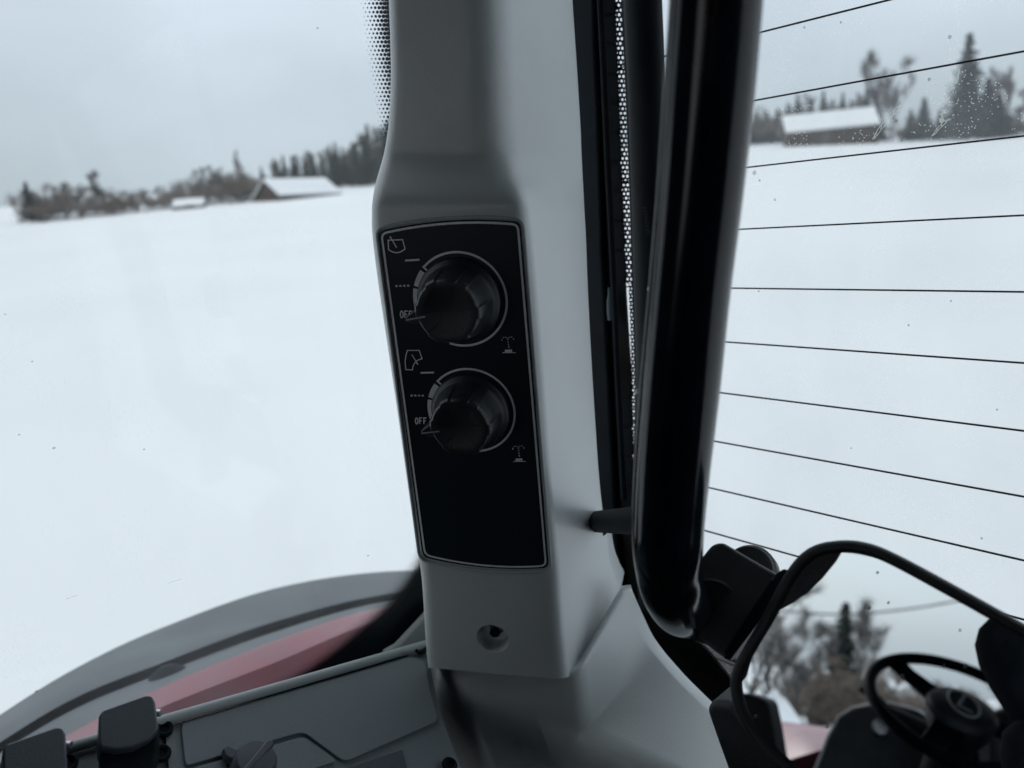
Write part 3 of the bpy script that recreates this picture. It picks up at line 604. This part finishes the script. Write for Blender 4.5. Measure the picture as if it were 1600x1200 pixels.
rp_ = [mp_(*q, .0008) for q in ol]
MB().tube(rp_+[rp_[0], rp_[1]], .0031, 12, False).build('rim', M_HOUS, mir, smooth=True, angle=180)
cc = mp_(1450, 1090)
MB().loft([[p-NM*.001 for p in rp_], [p-NM*.010 for p in rp_], [cc+(p-cc)*.93-NM*.020 for p in rp_]], True, True).build('shell', M_HOUS, mir, smooth=True, angle=40)
MB().prism([mp_(x, y, .0012) for x, y in ((1318, 858), (1306, 878), (1284, 905), (1262, 926), (1238, 943), (1215, 955), (1196, 986), (1178, 1016), (1166, 1056), (1154, 1074), (1154, 1050), (1162, 1032), (1200, 966), (1225, 915), (1243, 888), (1275, 862))], -NM*.0028).build('rim_and_painted_reflection', M_HOUS, mir, bevel=.0004)  # dark sheet: the rail's reflection put in as colour, plus the wider left rim
rnd = random.Random(8)
for x, y, r in [(1357, 950, 3.2), (1388, 942, 1.5), (1371, 895, 1.4), (1410, 1056, 1.6), (1475, 1040, 1.4), (1508, 1042, 1.6), (1411, 1058, 1.2), (1180, 1120, 2), (1292, 1136, 1.3), (1500, 985, 1.4)]:
    c = mp_(x, y, .0006); s_ = r/FPX*.45; m1 = unit(np.cross(NM, A3(0, 0, 1))); m2 = np.cross(NM, m1)
    MB().prism([c+s_*(m1*math.cos(k)*(1+.3*math.sin(2*k+x))+m2*math.sin(k)) for k in (i*.785 for i in range(8))], NM*.0004).build('dust_speck', M_SPECK if r > 2.5 else M_DIRT, mir)
arm = thing('mirror_arm', 'black clamp arm holding the mirror beside the grab rail', 'mirror arm', tuple(at(1120, 1000, .5)))
fn = -unit(ray(1150, 930) + RT*.28 - UP*.25); q0 = at(1150, 930, .478)
ap = lambda pts, h=0.0: [hit(x, y, q0+fn*h, fn) for x, y in pts]
MB().prism(ap([(1094, 872), (1112, 850), (1128, 846), (1214, 896), (1222, 908), (1214, 926), (1140, 1030), (1120, 1020), (1090, 995)]), -fn*.034).build('clamp', M_HOUS, arm, bevel=.007, seg=4)
MB().lathe(hit(1108, 955, q0, fn), RT, UP, fn, [(.0190, -.004), (.0190, .0008), (.0175, .0016), (.0160, .0010), (.001, .0008)], 40).build('boss', M_HOUS, arm, smooth=True)
d0 = hit(1172, 894, q0-fn*.02, fn)
MB().lathe(d0, RT, UP, fn, [(.016, -.014), (.0165, -.010), (.0165, .0), (.015, .0015), (.0145, .0035), (.012, .004)], 36).build('disc', M_HOUS, arm, smooth=True)
MB().prism(ap([(1212, 896), (1224, 888), (1240, 893), (1236, 905), (1140, 1032), (1129, 1028)], .004), -fn*.006).build('plate', M_FRAME, arm, bevel=.001)
MB().prism(ap([(1206, 905), (1211, 908), (1137, 1026), (1131, 1022)], .002), fn*.003).build('rib', M_FRAME, arm, bevel=.0008)
MB().prism(pyp([(1100, 1108), (1112, 1096), (1142, 1100), (1190, 1160), (1300, 1260), (1300, 1330), (1180, 1330), (1120, 1165)], .37), (0, .03, 0)).build('support', M_HOUS, arm, bevel=.006, seg=3)
# red lamp bracket outside the rear glass
rb = thing('red_bracket', 'dusty red metal bracket outside the rear glass below the mirror clamp', 'bracket', (-.38, .62, 1.95))
MB().prism([hy(x, y, .63) for x, y in ((1040, 960), (1110, 996), (1135, 1020), (1168, 1040), (1175, 1120), (1060, 1110))], (0, .05, 0)).build('bracket_plate', M_RED, rb, bevel=.003)
MB().prism([hy(x, y, .61) for x, y in ((1140, 1035), (1152, 1022), (1166, 1030), (1156, 1050))], (0, .01, 0)).build('tongue', M_RED, rb, bevel=.002)

# ================================================================== STEERING WHEEL, DASH (seen in the mirror)
SW = vp(1502, 1112, np.linalg.norm(SW-MC)+np.linalg.norm(MC-CAM))
wn = unit(A3(.02, .50, .80)); w1 = unit(np.cross(A3(0, 1, 0), wn)); w1 = unit(np.cross(np.cross(wn, A3(1, 0, 0)), wn)); w2 = np.cross(wn, w1)
swh = thing('steering_wheel', 'black steering wheel with oval badge, reflected in the mirror', 'steering wheel', tuple(SW-wn*.1))
wp = lambda u, v_, h=0.0: SW + w1*u + w2*v_ + wn*h
MB().tube([wp(.190*math.cos(q), .190*math.sin(q)) for q in (2*math.pi*k/64 for k in range(66))], .0135, 14, False).build('rim', M_BLACK, swh, smooth=True, angle=180)
for a in (125, 235, 15):
    a = math.radians(a); d = w1*math.cos(a)+w2*math.sin(a); q = np.cross(wn, d)
    MB().loft([[SW+d*r+q*w*s_ + wn*(h+hh) for s_, hh in ((-1, 0), (1, 0), (1, -.014), (-1, -.014))] for r, w, h in ((.04, .034, .0), (.10, .026, -.004), (.15, .022, -.004), (.192, .026, 0))]).build('spoke', M_BLACK, swh, bevel=.004)
MB().lathe(SW, w1, w2, wn, [(.04, -.09), (.06, -.05), (.072, -.02), (.074, .0), (.066, .014), (.05, .02), (.002, .022)], 40).build('hub', M_HOUS, swh, smooth=True)
bd = [wp(.030*math.cos(q), .046*math.sin(q), .0225) for q in (2*math.pi*k/36 for k in range(36))]
MB().tube(bd+bd[:2], .0028, 8, False).build('badge_ring', M_BADGE, swh, smooth=True, angle=180)
MB().ribbon([wp(.010, .030, .0235), wp(-.014, .012, .0235), wp(.012, -.034, .0235)], .007, wn).build('badge_mark', M_BADGE, swh)
MB().tube([SW-wn*.05, SW-wn*.25, SW-wn*.5+A3(0, -.05, -.1)], [.04, .05, .06], 18).build('column', M_CAB, swh, smooth=True)
st0 = SW - wn*.07
MB().tube([st0, vp(1385, 1105, 2.30), vp(1360, 1083, 2.28), vp(1345, 1070, 2.27)], [.010, .009, .013, .015], 12).build('stalk', M_BLACK, swh, smooth=True)
dsh = thing('dash_binnacle', 'dark dash binnacle with a round socket, reflected beside the steering wheel', 'dashboard', tuple(vp(1330, 1180, 2.35)))
vd = unit(refl(CAM)-MC)                              # towards the mirrored viewer
MB().prism([vp(x, y, 2.36) for x, y in ((1255, 1240), (1290, 1150), (1308, 1118), (1330, 1104), (1380, 1094), (1440, 1110), (1520, 1200), (1520, 1330), (1255, 1330))], unit(MC-SW)*-.16).build('housing', M_DASH, dsh, bevel=.02, seg=4)
sc0 = vp(1377, 1137, 2.34); sn = unit(MC-SW); sa = unit(np.cross(sn, A3(0, 0, 1))); sbb = np.cross(sn, sa)
MB().lathe(sc0, sa, sbb, sn, [(.022, -.02), (.022, .006), (.018, .009), (.015, .004), (.001, .003)], 28).build('socket', M_SILV, dsh, smooth=True)
MB().prism([vp(x, y, 2.40) for x, y in ((1430, 1150), (1570, 1105), (1680, 1105), (1680, 1330), (1430, 1330))], unit(MC-SW)*-.10).build('lower_dash', M_CAB, dsh, bevel=.02)
MB().prism([vp(x, y, 2.37) for x, y in ((1527, 1157), (1548, 1150), (1548, 1190), (1531, 1190))], unit(MC-SW)*-.02).build('grey_post', M_GREY2, dsh, bevel=.003)
MB().prism([vp(x, y, 2.38) for x, y in ((1550, 1152), (1600, 1135), (1610, 1190), (1550, 1190))], unit(MC-SW)*-.02).build('grey_panel', M_CONS, dsh, bevel=.003)
fc = thing('front_corner_cover', 'dark front corner cover, reflected at the lower left of the mirror', 'cover', tuple(vp(1190, 1180, 1.9)))
MB().prism([vp(x, y, 1.9) for x, y in ((1120, 1080), (1168, 1083), (1199, 1094), (1208, 1140), (1222, 1230), (1240, 1300), (1120, 1300))], unit(MC-SW)*-.12).build('cover_shell', M_CAB, fc, bevel=.01)
# bonnet beyond the windscreen
hd = thing('tractor_bonnet', 'dull red tractor bonnet in front of the windscreen, reflected in the mirror', 'bonnet', (.40, -3.0, 1.2))
rg = []
for y, z, w in ((-1.80, 2.02, .34), (-2.0, 2.05, .36), (-2.7, 2.0, .35), (-3.5, 1.9, .32), (-3.85, 1.75, .28), (-3.95, 1.4, .24)):
    rg.append([A3(.40+w*sx_, y, 1.2+(z-1.2)*f_) for sx_, f_ in ((-1, 0), (-1, .72), (-.86, .90), (-.5, .98), (0, 1), (.5, .98), (.86, .90), (1, .72), (1, 0))])
MB().loft(rg).build('bonnet_shell', M_RED, hd, smooth=True, angle=60)

# ================================================================== SEAT AND PERSON
st = thing('driver_seat', 'black cloth driver seat behind the camera', 'seat', (.30, .05, 1.06))
MB().box((.26, -.38, 1.48), (.74, .12, 1.62)).build('cushion', M_SEAT, st, bevel=.05, seg=4)
MB().box((.28, .12, 1.56), (.72, .24, 2.05)).build('backrest', M_SEAT, st, bevel=.05, seg=4)
MB().box((.34, -.25, 1.06), (.66, .08, 1.49)).build('pedestal', M_CAB, st, bevel=.02)
def skin(name, nodes, edges, m_, parent, root=0, sub=2):
    o_ = A3(*parent['_o']); me = bpy.data.meshes.new(name); me.from_pydata([tuple(A3(*n[:3])-o_) for n in nodes], edges, []); me.update()
    ob = bpy.data.objects.new(name, me); COL.objects.link(ob); ob.parent = parent
    ob.modifiers.new('skin', 'SKIN'); 
    for i, n in enumerate(nodes):
        sv = me.skin_vertices[0].data[i]; sv.radius = (n[3], n[4] if len(n) > 4 else n[3]); sv.use_root = (i == root)
    ob.modifiers['skin'].use_smooth_shade = True
    q = ob.modifiers.new('sub', 'SUBSURF'); q.levels = 1; q.render_levels = sub; me.materials.append(m_); return ob
per = thing('person', 'person in a dark navy jacket, reflected at the right edge of the mirror', 'person', (.36, -.1, 1.62))
B = [(.36, -.04, 1.70, .17, .13), (.355, -.06, 1.86, .16, .12), (.33, -.10, 2.02, .16, .12), (.29, -.15, 2.15, .145, .10), (.20, -.18, 2.26, .078, .07), (.165, -.20, 2.335, .066, .066),     # pelvis .. collar
     (.155, -.13, 2.18, .075), (.22, -.20, 1.98, .060), (.24, -.36, 1.84, .05), (.24, -.44, 1.80, .036),                                       # right arm
     (.44, -.18, 2.14, .08), (.54, -.22, 1.96, .062), (.53, -.38, 1.83, .05), (.50, -.46, 1.79, .036),                                          # left arm
     (.25, -.10, 1.68, .10), (.23, -.52, 1.66, .078), (.23, -.56, 1.28, .058), (.23, -.56, 1.14, .05), (.23, -.70, 1.10, .045),
     (.47, -.10, 1.68, .10), (.49, -.52, 1.66, .078), (.49, -.56, 1.28, .058), (.49, -.56, 1.14, .05), (.49, -.70, 1.10, .045)]
B = [(b[0]-.045+(.19 if b[2] < 2.10 else .10 if b[0] > .27 else 0), b[1], b[2]+.03, *b[3:]) for b in B]
Eg = [(0, 1), (1, 2), (2, 3), (3, 4), (4, 5), (3, 6), (6, 7), (7, 8), (8, 9), (3, 10), (10, 11), (11, 12), (12, 13), (0, 14), (14, 15), (15, 16), (16, 17), (17, 18), (0, 19), (19, 20), (20, 21), (21, 22), (22, 23)]
skin('clothed_body', B, Eg, M_JACK, per)
hz = A3(.105, -.23, 2.51)
fw_ = unit(A3(-.55, .35, -.05)); rt_ = unit(np.cross(fw_, A3(0, 0, 1))); up_ = np.cross(rt_, fw_)
hp = lambda a, b, c: tuple(hz+rt_*a+fw_*b+up_*c)
Hn = [(.123, -.20, 2.35, .052), (.115, -.215, 2.40, .050), (*hp(0, -.01, -.02), .075, .085), (*hp(0, 0, .05), .078, .09), (*hp(0, -.005, .10), .05, .06), (*hp(0, .06, -.075), .035), (*hp(0, .095, -.01), .012), (*hp(0, .11, -.02), .012)]
skin('head', Hn, [(0, 1), (1, 2), (2, 3), (3, 4), (2, 5), (3, 6), (6, 7)], M_SKIN, per)
skin('hair', [(*hp(0, -.03, .03), .085, .085), (*hp(0, -.02, .085), .08), (*hp(0, .03, .12), .05)], [(0, 1), (1, 2)], M_HAIR, per)
for s_ in (-1, 1):
    MB().lathe(A3(*hp(.033*s_, .082, .015)), rt_, up_, fw_, [(.012, -.004), (.011, .002), (.006, .005), (.001, .006)], 14).build('eye', M_SILV, per, smooth=True)
    MB().lathe(A3(*hp(.082*s_, 0, -.005)), fw_, up_, rt_*s_, [(.026, -.006), (.028, .004), (.02, .008), (.014, .004)], 14).build('ear', M_SKIN, per, smooth=True)
MB().tube([A3(*hp(-.024, .088, -.055)), A3(*hp(0, .097, -.057)), A3(*hp(.024, .088, -.055))], .006, 8).build('mouth', mat('lips', (.30, .13, .11), .5), per, smooth=True)
for wx, kx in ((.385, 1), (.645, -1)):
    W0 = A3(wx, -.45, 1.82); nodes = [(*W0, .030, .022), (*(W0+A3(0, -.045, -.012)), .038, .018), (*(W0+A3(0, -.085, -.022)), .040, .014)]; ed_ = [(0, 1), (1, 2)]
    for i, (dx, ln_) in enumerate(((-.028, .060), (-.009, .070), (.010, .066), (.028, .052))):
        b_ = len(nodes); nodes += [(wx+dx, -.545, 1.796, .0095), (wx+dx*1.1, -.545-ln_*.5, 1.788, .0088), (wx+dx*1.15, -.545-ln_, 1.768, .0075)]; ed_ += [(2, b_), (b_, b_+1), (b_+1, b_+2)]
    b_ = len(nodes); nodes += [(wx+.040*kx, -.50, 1.805, .011), (wx+.058*kx, -.53, 1.795, .0095), (wx+.062*kx, -.56, 1.785, .008)]; ed_ += [(1, b_), (b_, b_+1), (b_+1, b_+2)]
    skin('hand', nodes, ed_, M_SKIN, per)

# ================================================================== TREES
def bare_mesh(seed, h, spread, tmat, dens=1.0, multi=1):
    R = random.Random(seed); tr, tw = MB(), MB()
    def twig(p, d, ln):
        q = p+d*ln; w = np.cross(d, unit(A3(R.gauss(0, 1), R.gauss(0, 1), R.gauss(0, 1))))*(.028 if multi == 1 else .022)
        k = len(tw.v); tw.v += [tuple(p-w), tuple(p+w), tuple(q)]; tw.f.append((k, k+1, k+2))
    def branch(p, d, ln, r, lv):
        n = 4; P = [p]; dd = d
        for i in range(n):
            dd = unit(dd + A3(R.gauss(0, .13), R.gauss(0, .13), R.gauss(.04, .08))); P.append(P[-1]+dd*ln/n)
        tr.tube(P, [r*(1-.75*i/n) for i in range(n+1)], 5 if lv < 2 else 3, False)
        if lv < 3:
            for i in range(int((9, 6, 5)[lv]*dens)):
                t = R.uniform((.22 if multi == 1 else .04) if lv == 0 else .2, 1); i0 = min(n-1, int(t*n)); b = P[i0]+(P[i0+1]-P[i0])*(t*n-i0)
                az = R.uniform(0, 6.283); s_ = unit(A3(math.cos(az), math.sin(az), R.uniform(.5, 1.5)/spread))
                branch(b, unit(s_*.75+dd*.45), ln*(.62-.25*t)*R.uniform(.7, 1.15), r*.42*(1.1-.5*t), lv+1)
        if lv >= 2:
            for i in range(int(20*dens)):
                t = R.random(); i0 = min(n-1, int(t*n)); b = P[i0]+(P[i0+1]-P[i0])*(t*n-i0)
                twig(b, unit(dd*.6+A3(R.gauss(0, .6), R.gauss(0, .6), R.gauss(.25, .5))), h*R.uniform(.05, .13))
    for k in range(multi):
        q = A3(R.gauss(0, .14*h), R.gauss(0, .14*h), -.3) if multi > 1 else A3(0, 0, -.3)
        branch(q, unit(A3(R.gauss(0, .08*multi), R.gauss(0, .08*multi), 1)), h*.86*R.uniform(.75 if multi == 1 else .4, 1), h*.016/multi**.4, 0)
    return tr, tw
def spruce_mesh(seed, h, w):
    R = random.Random(seed); tr, nd = MB(), MB()
    tr.tube([A3(0, 0, -.3), A3(0, 0, h*.5), A3(0, 0, h)], [h*.016, h*.010, .01], 6)
    z = .06*h
    while z < h*.99:
        f_ = 1-z/h; rr = w*(f_**.85)*R.uniform(.72, 1.12)+.05
        for k in range(int(6+7*f_)):
            az = R.uniform(0, 6.283); ln = rr*R.uniform(.55, 1.1); dx, dy = math.cos(az), math.sin(az); n = max(3, int(ln*5))
            for i in range(n):
                t = (i+.6)/n; c = A3(dx*ln*t, dy*ln*t, z + ln*(.18*t-.45*t*t)) + A3(R.gauss(0, .05), R.gauss(0, .05), R.gauss(0, .05))
                s_ = (.20+.14*R.random())*(1.2-.5*t)*(.55+.06*h); a = unit(A3(R.gauss(0, 1)+dx, R.gauss(0, 1)+dy, R.gauss(-.3, .5))); b = unit(np.cross(a, A3(R.gauss(0, 1), R.gauss(0, 1), R.gauss(0, 1))))
                kk = len(nd.v); nd.v += [tuple(c-a*s_), tuple(c+b*s_*.45), tuple(c+a*s_), tuple(c-b*s_*.45)]; nd.f.append((kk, kk+1, kk+2, kk+3))
        z += .017*h*R.uniform(.7, 1.2)
    return tr, nd
LIB = {}
def proto(kind, var):
    key = (kind, var)
    if key in LIB: return LIB[key]
    if kind == 'spruce': a, b = spruce_mesh(10+var, 10, 2.7+.25*var); ms = (M_BARK, M_NEED)
    elif kind == 'birch': a, b = bare_mesh(20+var, 10, .75, M_BARK, .8, 1); ms = (M_BARK, M_TWIG)
    else: a, b = bare_mesh(30+var, 10, 1.0, M_BARK, .62, 8); ms = (M_BARK, M_TWIGB)
    out_ = []
    for mb, m_, nm in ((a, ms[0], 'trunk'), (b, ms[1], 'crown')):
        me = bpy.data.meshes.new(nm); me.from_pydata(mb.v, [], mb.f); me.update(); me.materials.append(m_); out_.append((nm, me))
    LIB[key] = out_; return out_
TR = random.Random(77)
NAME = {'spruce': 'spruce_tree', 'birch': 'birch_tree', 'shrub': 'bare_shrub'}
def plant(kind, x, y, h, label, group, w=1.0, var=None):
    t = thing(NAME[kind], label, 'shrub' if kind == 'shrub' else 'tree', (x, y, ground(x, y)), group)
    t.scale = (h/10*w, h/10*w, h/10); t.rotation_euler = (0, 0, TR.uniform(0, 6.28))
    for nm, me in proto(kind, TR.randrange(3) if var is None else var):
        o = bpy.data.objects.new(nm, me); COL.objects.link(o); o.parent = t
    return t
def pos(px, dist, py=300): d = ray(px, py); d = unit(A3(d[0], d[1], 0)); return d*dist
def plant_px(kind, px, dist, hpx, label, group, w=1.0, var=None):
    p = pos(px, dist); plant(kind, p[0], p[1], hpx*dist/FPX*1.02, label, group, w, var)
G1 = 'bare scrub along the field edge left of the cabin'; L1 = 'bare grey brown shrub in the scrub row left of the snowy cabin'
plant_px('spruce', 42, 104, 50, 'small dark spruce at the far left end of the scrub row', 'spruces', 1.5)
for k in range(60):
    px = 58+k*5.7+TR.uniform(-5, 5); hgt = 29+8*math.sin(px*.021)+TR.uniform(-6, 11)
    L1, G1 = ('bare grey brown shrub in the scrub row between the far left spruce and the shed', 'scrub row left of the shed') if px < 275 else ('bare grey brown shrub in the scrub row between the low shed and the cabin', 'scrub row between shed and cabin')
    plant_px('shrub' if TR.random() < .88 else 'birch', px, 104+TR.uniform(-3, 9), hgt, L1, G1, 1.4)
for px, hh, lab in ((163, 60, 'taller bare birch above the left half of the scrub row'), (318, 52, 'wide bare tree above the scrub between shed and cabin'), (345, 50, 'bare tree just left of the cabin gable, with spreading twigs'), (381, 68, 'slim bare spire-like tree beside the cabin gable')):
    plant_px('birch', px, 108, hh, lab, None, .45 if px == 381 else 1.1)
G2 = 'wooded rise behind the cabin'
for k in range(40):
    px = 415+k*5.4+TR.uniform(-4, 4); hh = np.interp(px, [415, 450, 540, 560, 600, 640], [30, 42, 56, 66, 80, 90])+TR.uniform(-10, 8)
    kind = 'spruce' if TR.random() < .6 else 'birch'
    plant_px(kind, px, 128+TR.uniform(-6, 16), hh, 'dark spruce in the wood rising behind the snowy cabin' if kind == 'spruce' else 'bare birch in the wood rising behind the snowy cabin', G2, .9)
G3 = 'trees behind the barn'
plant_px('birch', 1377, 112, 122, 'tall bare birch left of the big spruce, right of the barn', None, .8, 2)
plant_px('birch', 1392, 110, 100, 'shorter bare birch beside the tall birch right of the barn', None, 1.0, 1)
plant_px('spruce', 1505, 104, 128, 'tall dark spruce standing above the right treeline', 'spruces', 1.05, 1)
for px, hh, lab in ((1370, 42, 'low dark spruce under the tall birch by the barn'), (1440, 54, 'middle dark spruce between tall birch and tall spruce'), (1420, 40, 'low bushy spruce left of the middle spruce'), (1465, 38, 'low bushy spruce left of the tall spruce foot'), (1536, 72, 'dark spruce just right of the tall spruce'), (1556, 52, 'low spruce at the right of the spruce group')):
    plant_px('spruce', px, 106, hh, lab, 'spruces', 1.45)
for px, hh, lab in ((1540, 84, 'bare tree behind the right spruces'), (1567, 78, 'slender bare tree near the right edge of the rear window'), (1586, 60, 'smaller bare tree near the right edge of the rear window'), (1606, 52, 'bare tree cut by the right edge')):
    plant_px('birch', px, 112, hh, lab, None, .7)
for k in range(16): plant_px('shrub', 1405+k*14, 110, 26+TR.uniform(-4, 8), 'low brown shrub in the treeline right of the barn', 'low shrubs right of the barn', 1.5)
for k in range(9): plant_px('shrub' if k % 2 else 'spruce', 1168+k*8, 118, 50+TR.uniform(-8, 6), 'dark scrub left of the barn behind the grab rail', 'dark scrub left of the barn', 1.3)
for k in range(9): plant_px('birch' if k % 3 == 1 else 'spruce', 1246+k*13+TR.uniform(-5, 5), 260, 47+TR.uniform(-9, 6), 'faint far treetop above the barn roof', 'far trees above the barn', 1.0)

# ------------------------------------------------------------------ cabin, barn, shed
def house(name, label, dist, px0, px1, wall_h, rise, depth, yaw, overhang=.4, px_base=None):
    a, b = pos(px0, dist), pos(px1, dist); c = (a+b)/2; ln = np.linalg.norm(b-a); u_ = unit(b-a); w_ = A3(-u_[1], u_[0], 0)
    if np.dot(w_, c) < 0: w_ = -w_
    cy, sy = math.cos(yaw), math.sin(yaw); u_, w_ = u_*cy+w_*sy, w_*cy-u_*sy
    z0 = min(ground(*(c+u_*ln/2*s1+w_*depth/2*s2)[:2]) for s1 in (-1, 1) for s2 in (-1, 1))-.1
    t = thing(name, label, 'cabin' if name == 'log_cabin' else 'barn' if name == 'barn' else 'shed', (c[0], c[1], z0))
    Pt = lambda x, y, z: A3(c[0], c[1], z0)+u_*x+w_*y+A3(0, 0, z)
    zt = wall_h+.1+max(0, ground(*c[:2])-z0)
    h2, d2 = ln/2-overhang, depth/2-overhang
    MB().prism([Pt(-h2, -d2, 0), Pt(-h2, d2, 0), Pt(-h2, d2, zt), Pt(-h2, 0, zt+rise*.93), Pt(-h2, -d2, zt)], u_*(2*h2)).build('wall', M_LOG, t)
    nl = max(3, int(zt/.45))
    for i in range(nl):
        z = zt*(i+.5)/nl
        MB().tube([Pt(-h2-.15, -d2-.03, z), Pt(h2+.15, -d2-.03, z)], zt/nl*.5, 8).build('log', M_LOG, t, smooth=True)
    MB().prism([Pt(-h2*.25, -d2-.28, .1), Pt(-h2*.25+1.0, -d2-.28, .1), Pt(-h2*.25+1.0, -d2-.28, zt*.85), Pt(-h2*.25, -d2-.28, zt*.85)], w_*.2).build('door', M_BARK, t)
    for s_ in (-1, 1):
        th = .24
        pr = [Pt(-ln/2, s_*(depth/2), zt-.25), Pt(-ln/2, 0, zt+rise), Pt(-ln/2, 0, zt+rise+th), Pt(-ln/2, s_*(depth/2+.05), zt-.25+th)]
        MB().prism(pr, u_*ln).build('roof_snow', M_ROOFSNOW, t, bevel=.15, seg=3)
        pr2 = [p-A3(0, 0, .16)+u_*.02 for p in pr[:2]]; pr2 = [pr2[0], pr2[1], pr2[1]+A3(0, 0, .15), pr2[0]+A3(0, 0, .15)]
        MB().prism(pr2, u_*(ln-.04)).build('roof_boards', M_BARK, t)
    return t
house('log_cabin', 'brown log cabin with snow covered roof beside the scrub row', 100, 404, 522, .3, 1.75, 6.0, math.radians(34))
house('barn', 'long brown barn under a snow covered roof, seen through the rear window', 100, 1222, 1366, 1.6, 1.75, 6.0, math.radians(10))
house('low_shed', 'low snow capped shed in front of the scrub row', 99, 268, 318, .35, .5, 2.2, math.radians(-10), .15)

# ------------------------------------------------------------------ trees ahead of the tractor (seen in the mirror)
def vpos(px, py, dist):
    Q = mp_(px, py); d = ray(px, py); d = d-2*np.dot(d, NM)*NM; d = unit(A3(d[0], d[1], 0)); return Q+d*dist
for px, dist, hh, kind, lab, w in ((1316, 60, 8.5, 'spruce', 'pointed spruce ahead of the tractor, reflected in the mirror', 1.1), (1172, 34, 6.5, 'birch', 'bare birch at the left of the mirror reflection', 1.2), (1215, 38, 6.8, 'birch', 'bare birch beside the snow patch in the mirror reflection', 1.3), (1245, 45, 6.2, 'birch', 'smaller bare birch left of the reflected spruce', 1.2), (1340, 64, 9, 'birch', 'bare birch right behind the reflected spruce', .9), (1290, 62, 7.6, 'birch', 'bare birch just left of the reflected spruce', .9)):
    p = vpos(px, 1030, dist); plant(kind, p[0], p[1], hh, lab, None, w)
for k in range(30):
    p = vpos(1245+k*14, 1060, 52+TR.uniform(-4, 10)); plant('shrub', p[0], p[1], TR.uniform(2.3, 3.2) if k < 4 else TR.uniform(3.4, 4.6), 'brown bare shrub in the hedge reflected in the mirror', 'hedge reflected in the mirror', 1.5)
pw = thing('power_line', 'thin overhead power line crossing the mirror reflection', 'power line', tuple(vpos(1350, 945, 30)))
q0_, q1_ = vpos(1215, 955, 28), vpos(1510, 938, 30)
def elev(px, py, d):
    Q = mp_(px, py); r_ = ray(px, py); r_ = r_-2*np.dot(r_, NM)*NM; return Q + r_*(d/math.hypot(r_[0], r_[1]))
MB().tube(cr([elev(1100, 948, 27), elev(1215, 954, 28), elev(1310, 960, 28.5), elev(1400, 954, 29), elev(1505, 937, 30), elev(1640, 905, 31)], 6), .035, 6).build('cable', M_BARK, pw)
tp = elev(1212, 1076, 14.0); base = ground(tp[0], tp[1]); rp2 = random.Random(4)
pile = thing('snow_pile', 'ploughed snow pile ahead of the tractor, reflected at the lower left of the mirror', 'snow pile', (tp[0], tp[1], base))
MB().loft([[A3(tp[0]+r_*1.5*math.cos(a)*(1+.12*math.sin(3*a+r_*5)), tp[1]+r_*1.2*math.sin(a), base-.05+(tp[2]-base)*(1-r_)**.8*(1+.06*rp2.uniform(-1, 1))) for a in (2*math.pi*k/28 for k in range(28))] for r_ in (1, .85, .7, .55, .4, .25, .12, .02)]).build('mound', M_SNOW, pile, smooth=True, angle=180)
for o in bpy.data.objects:
    if '_o' in o: del o['_o']
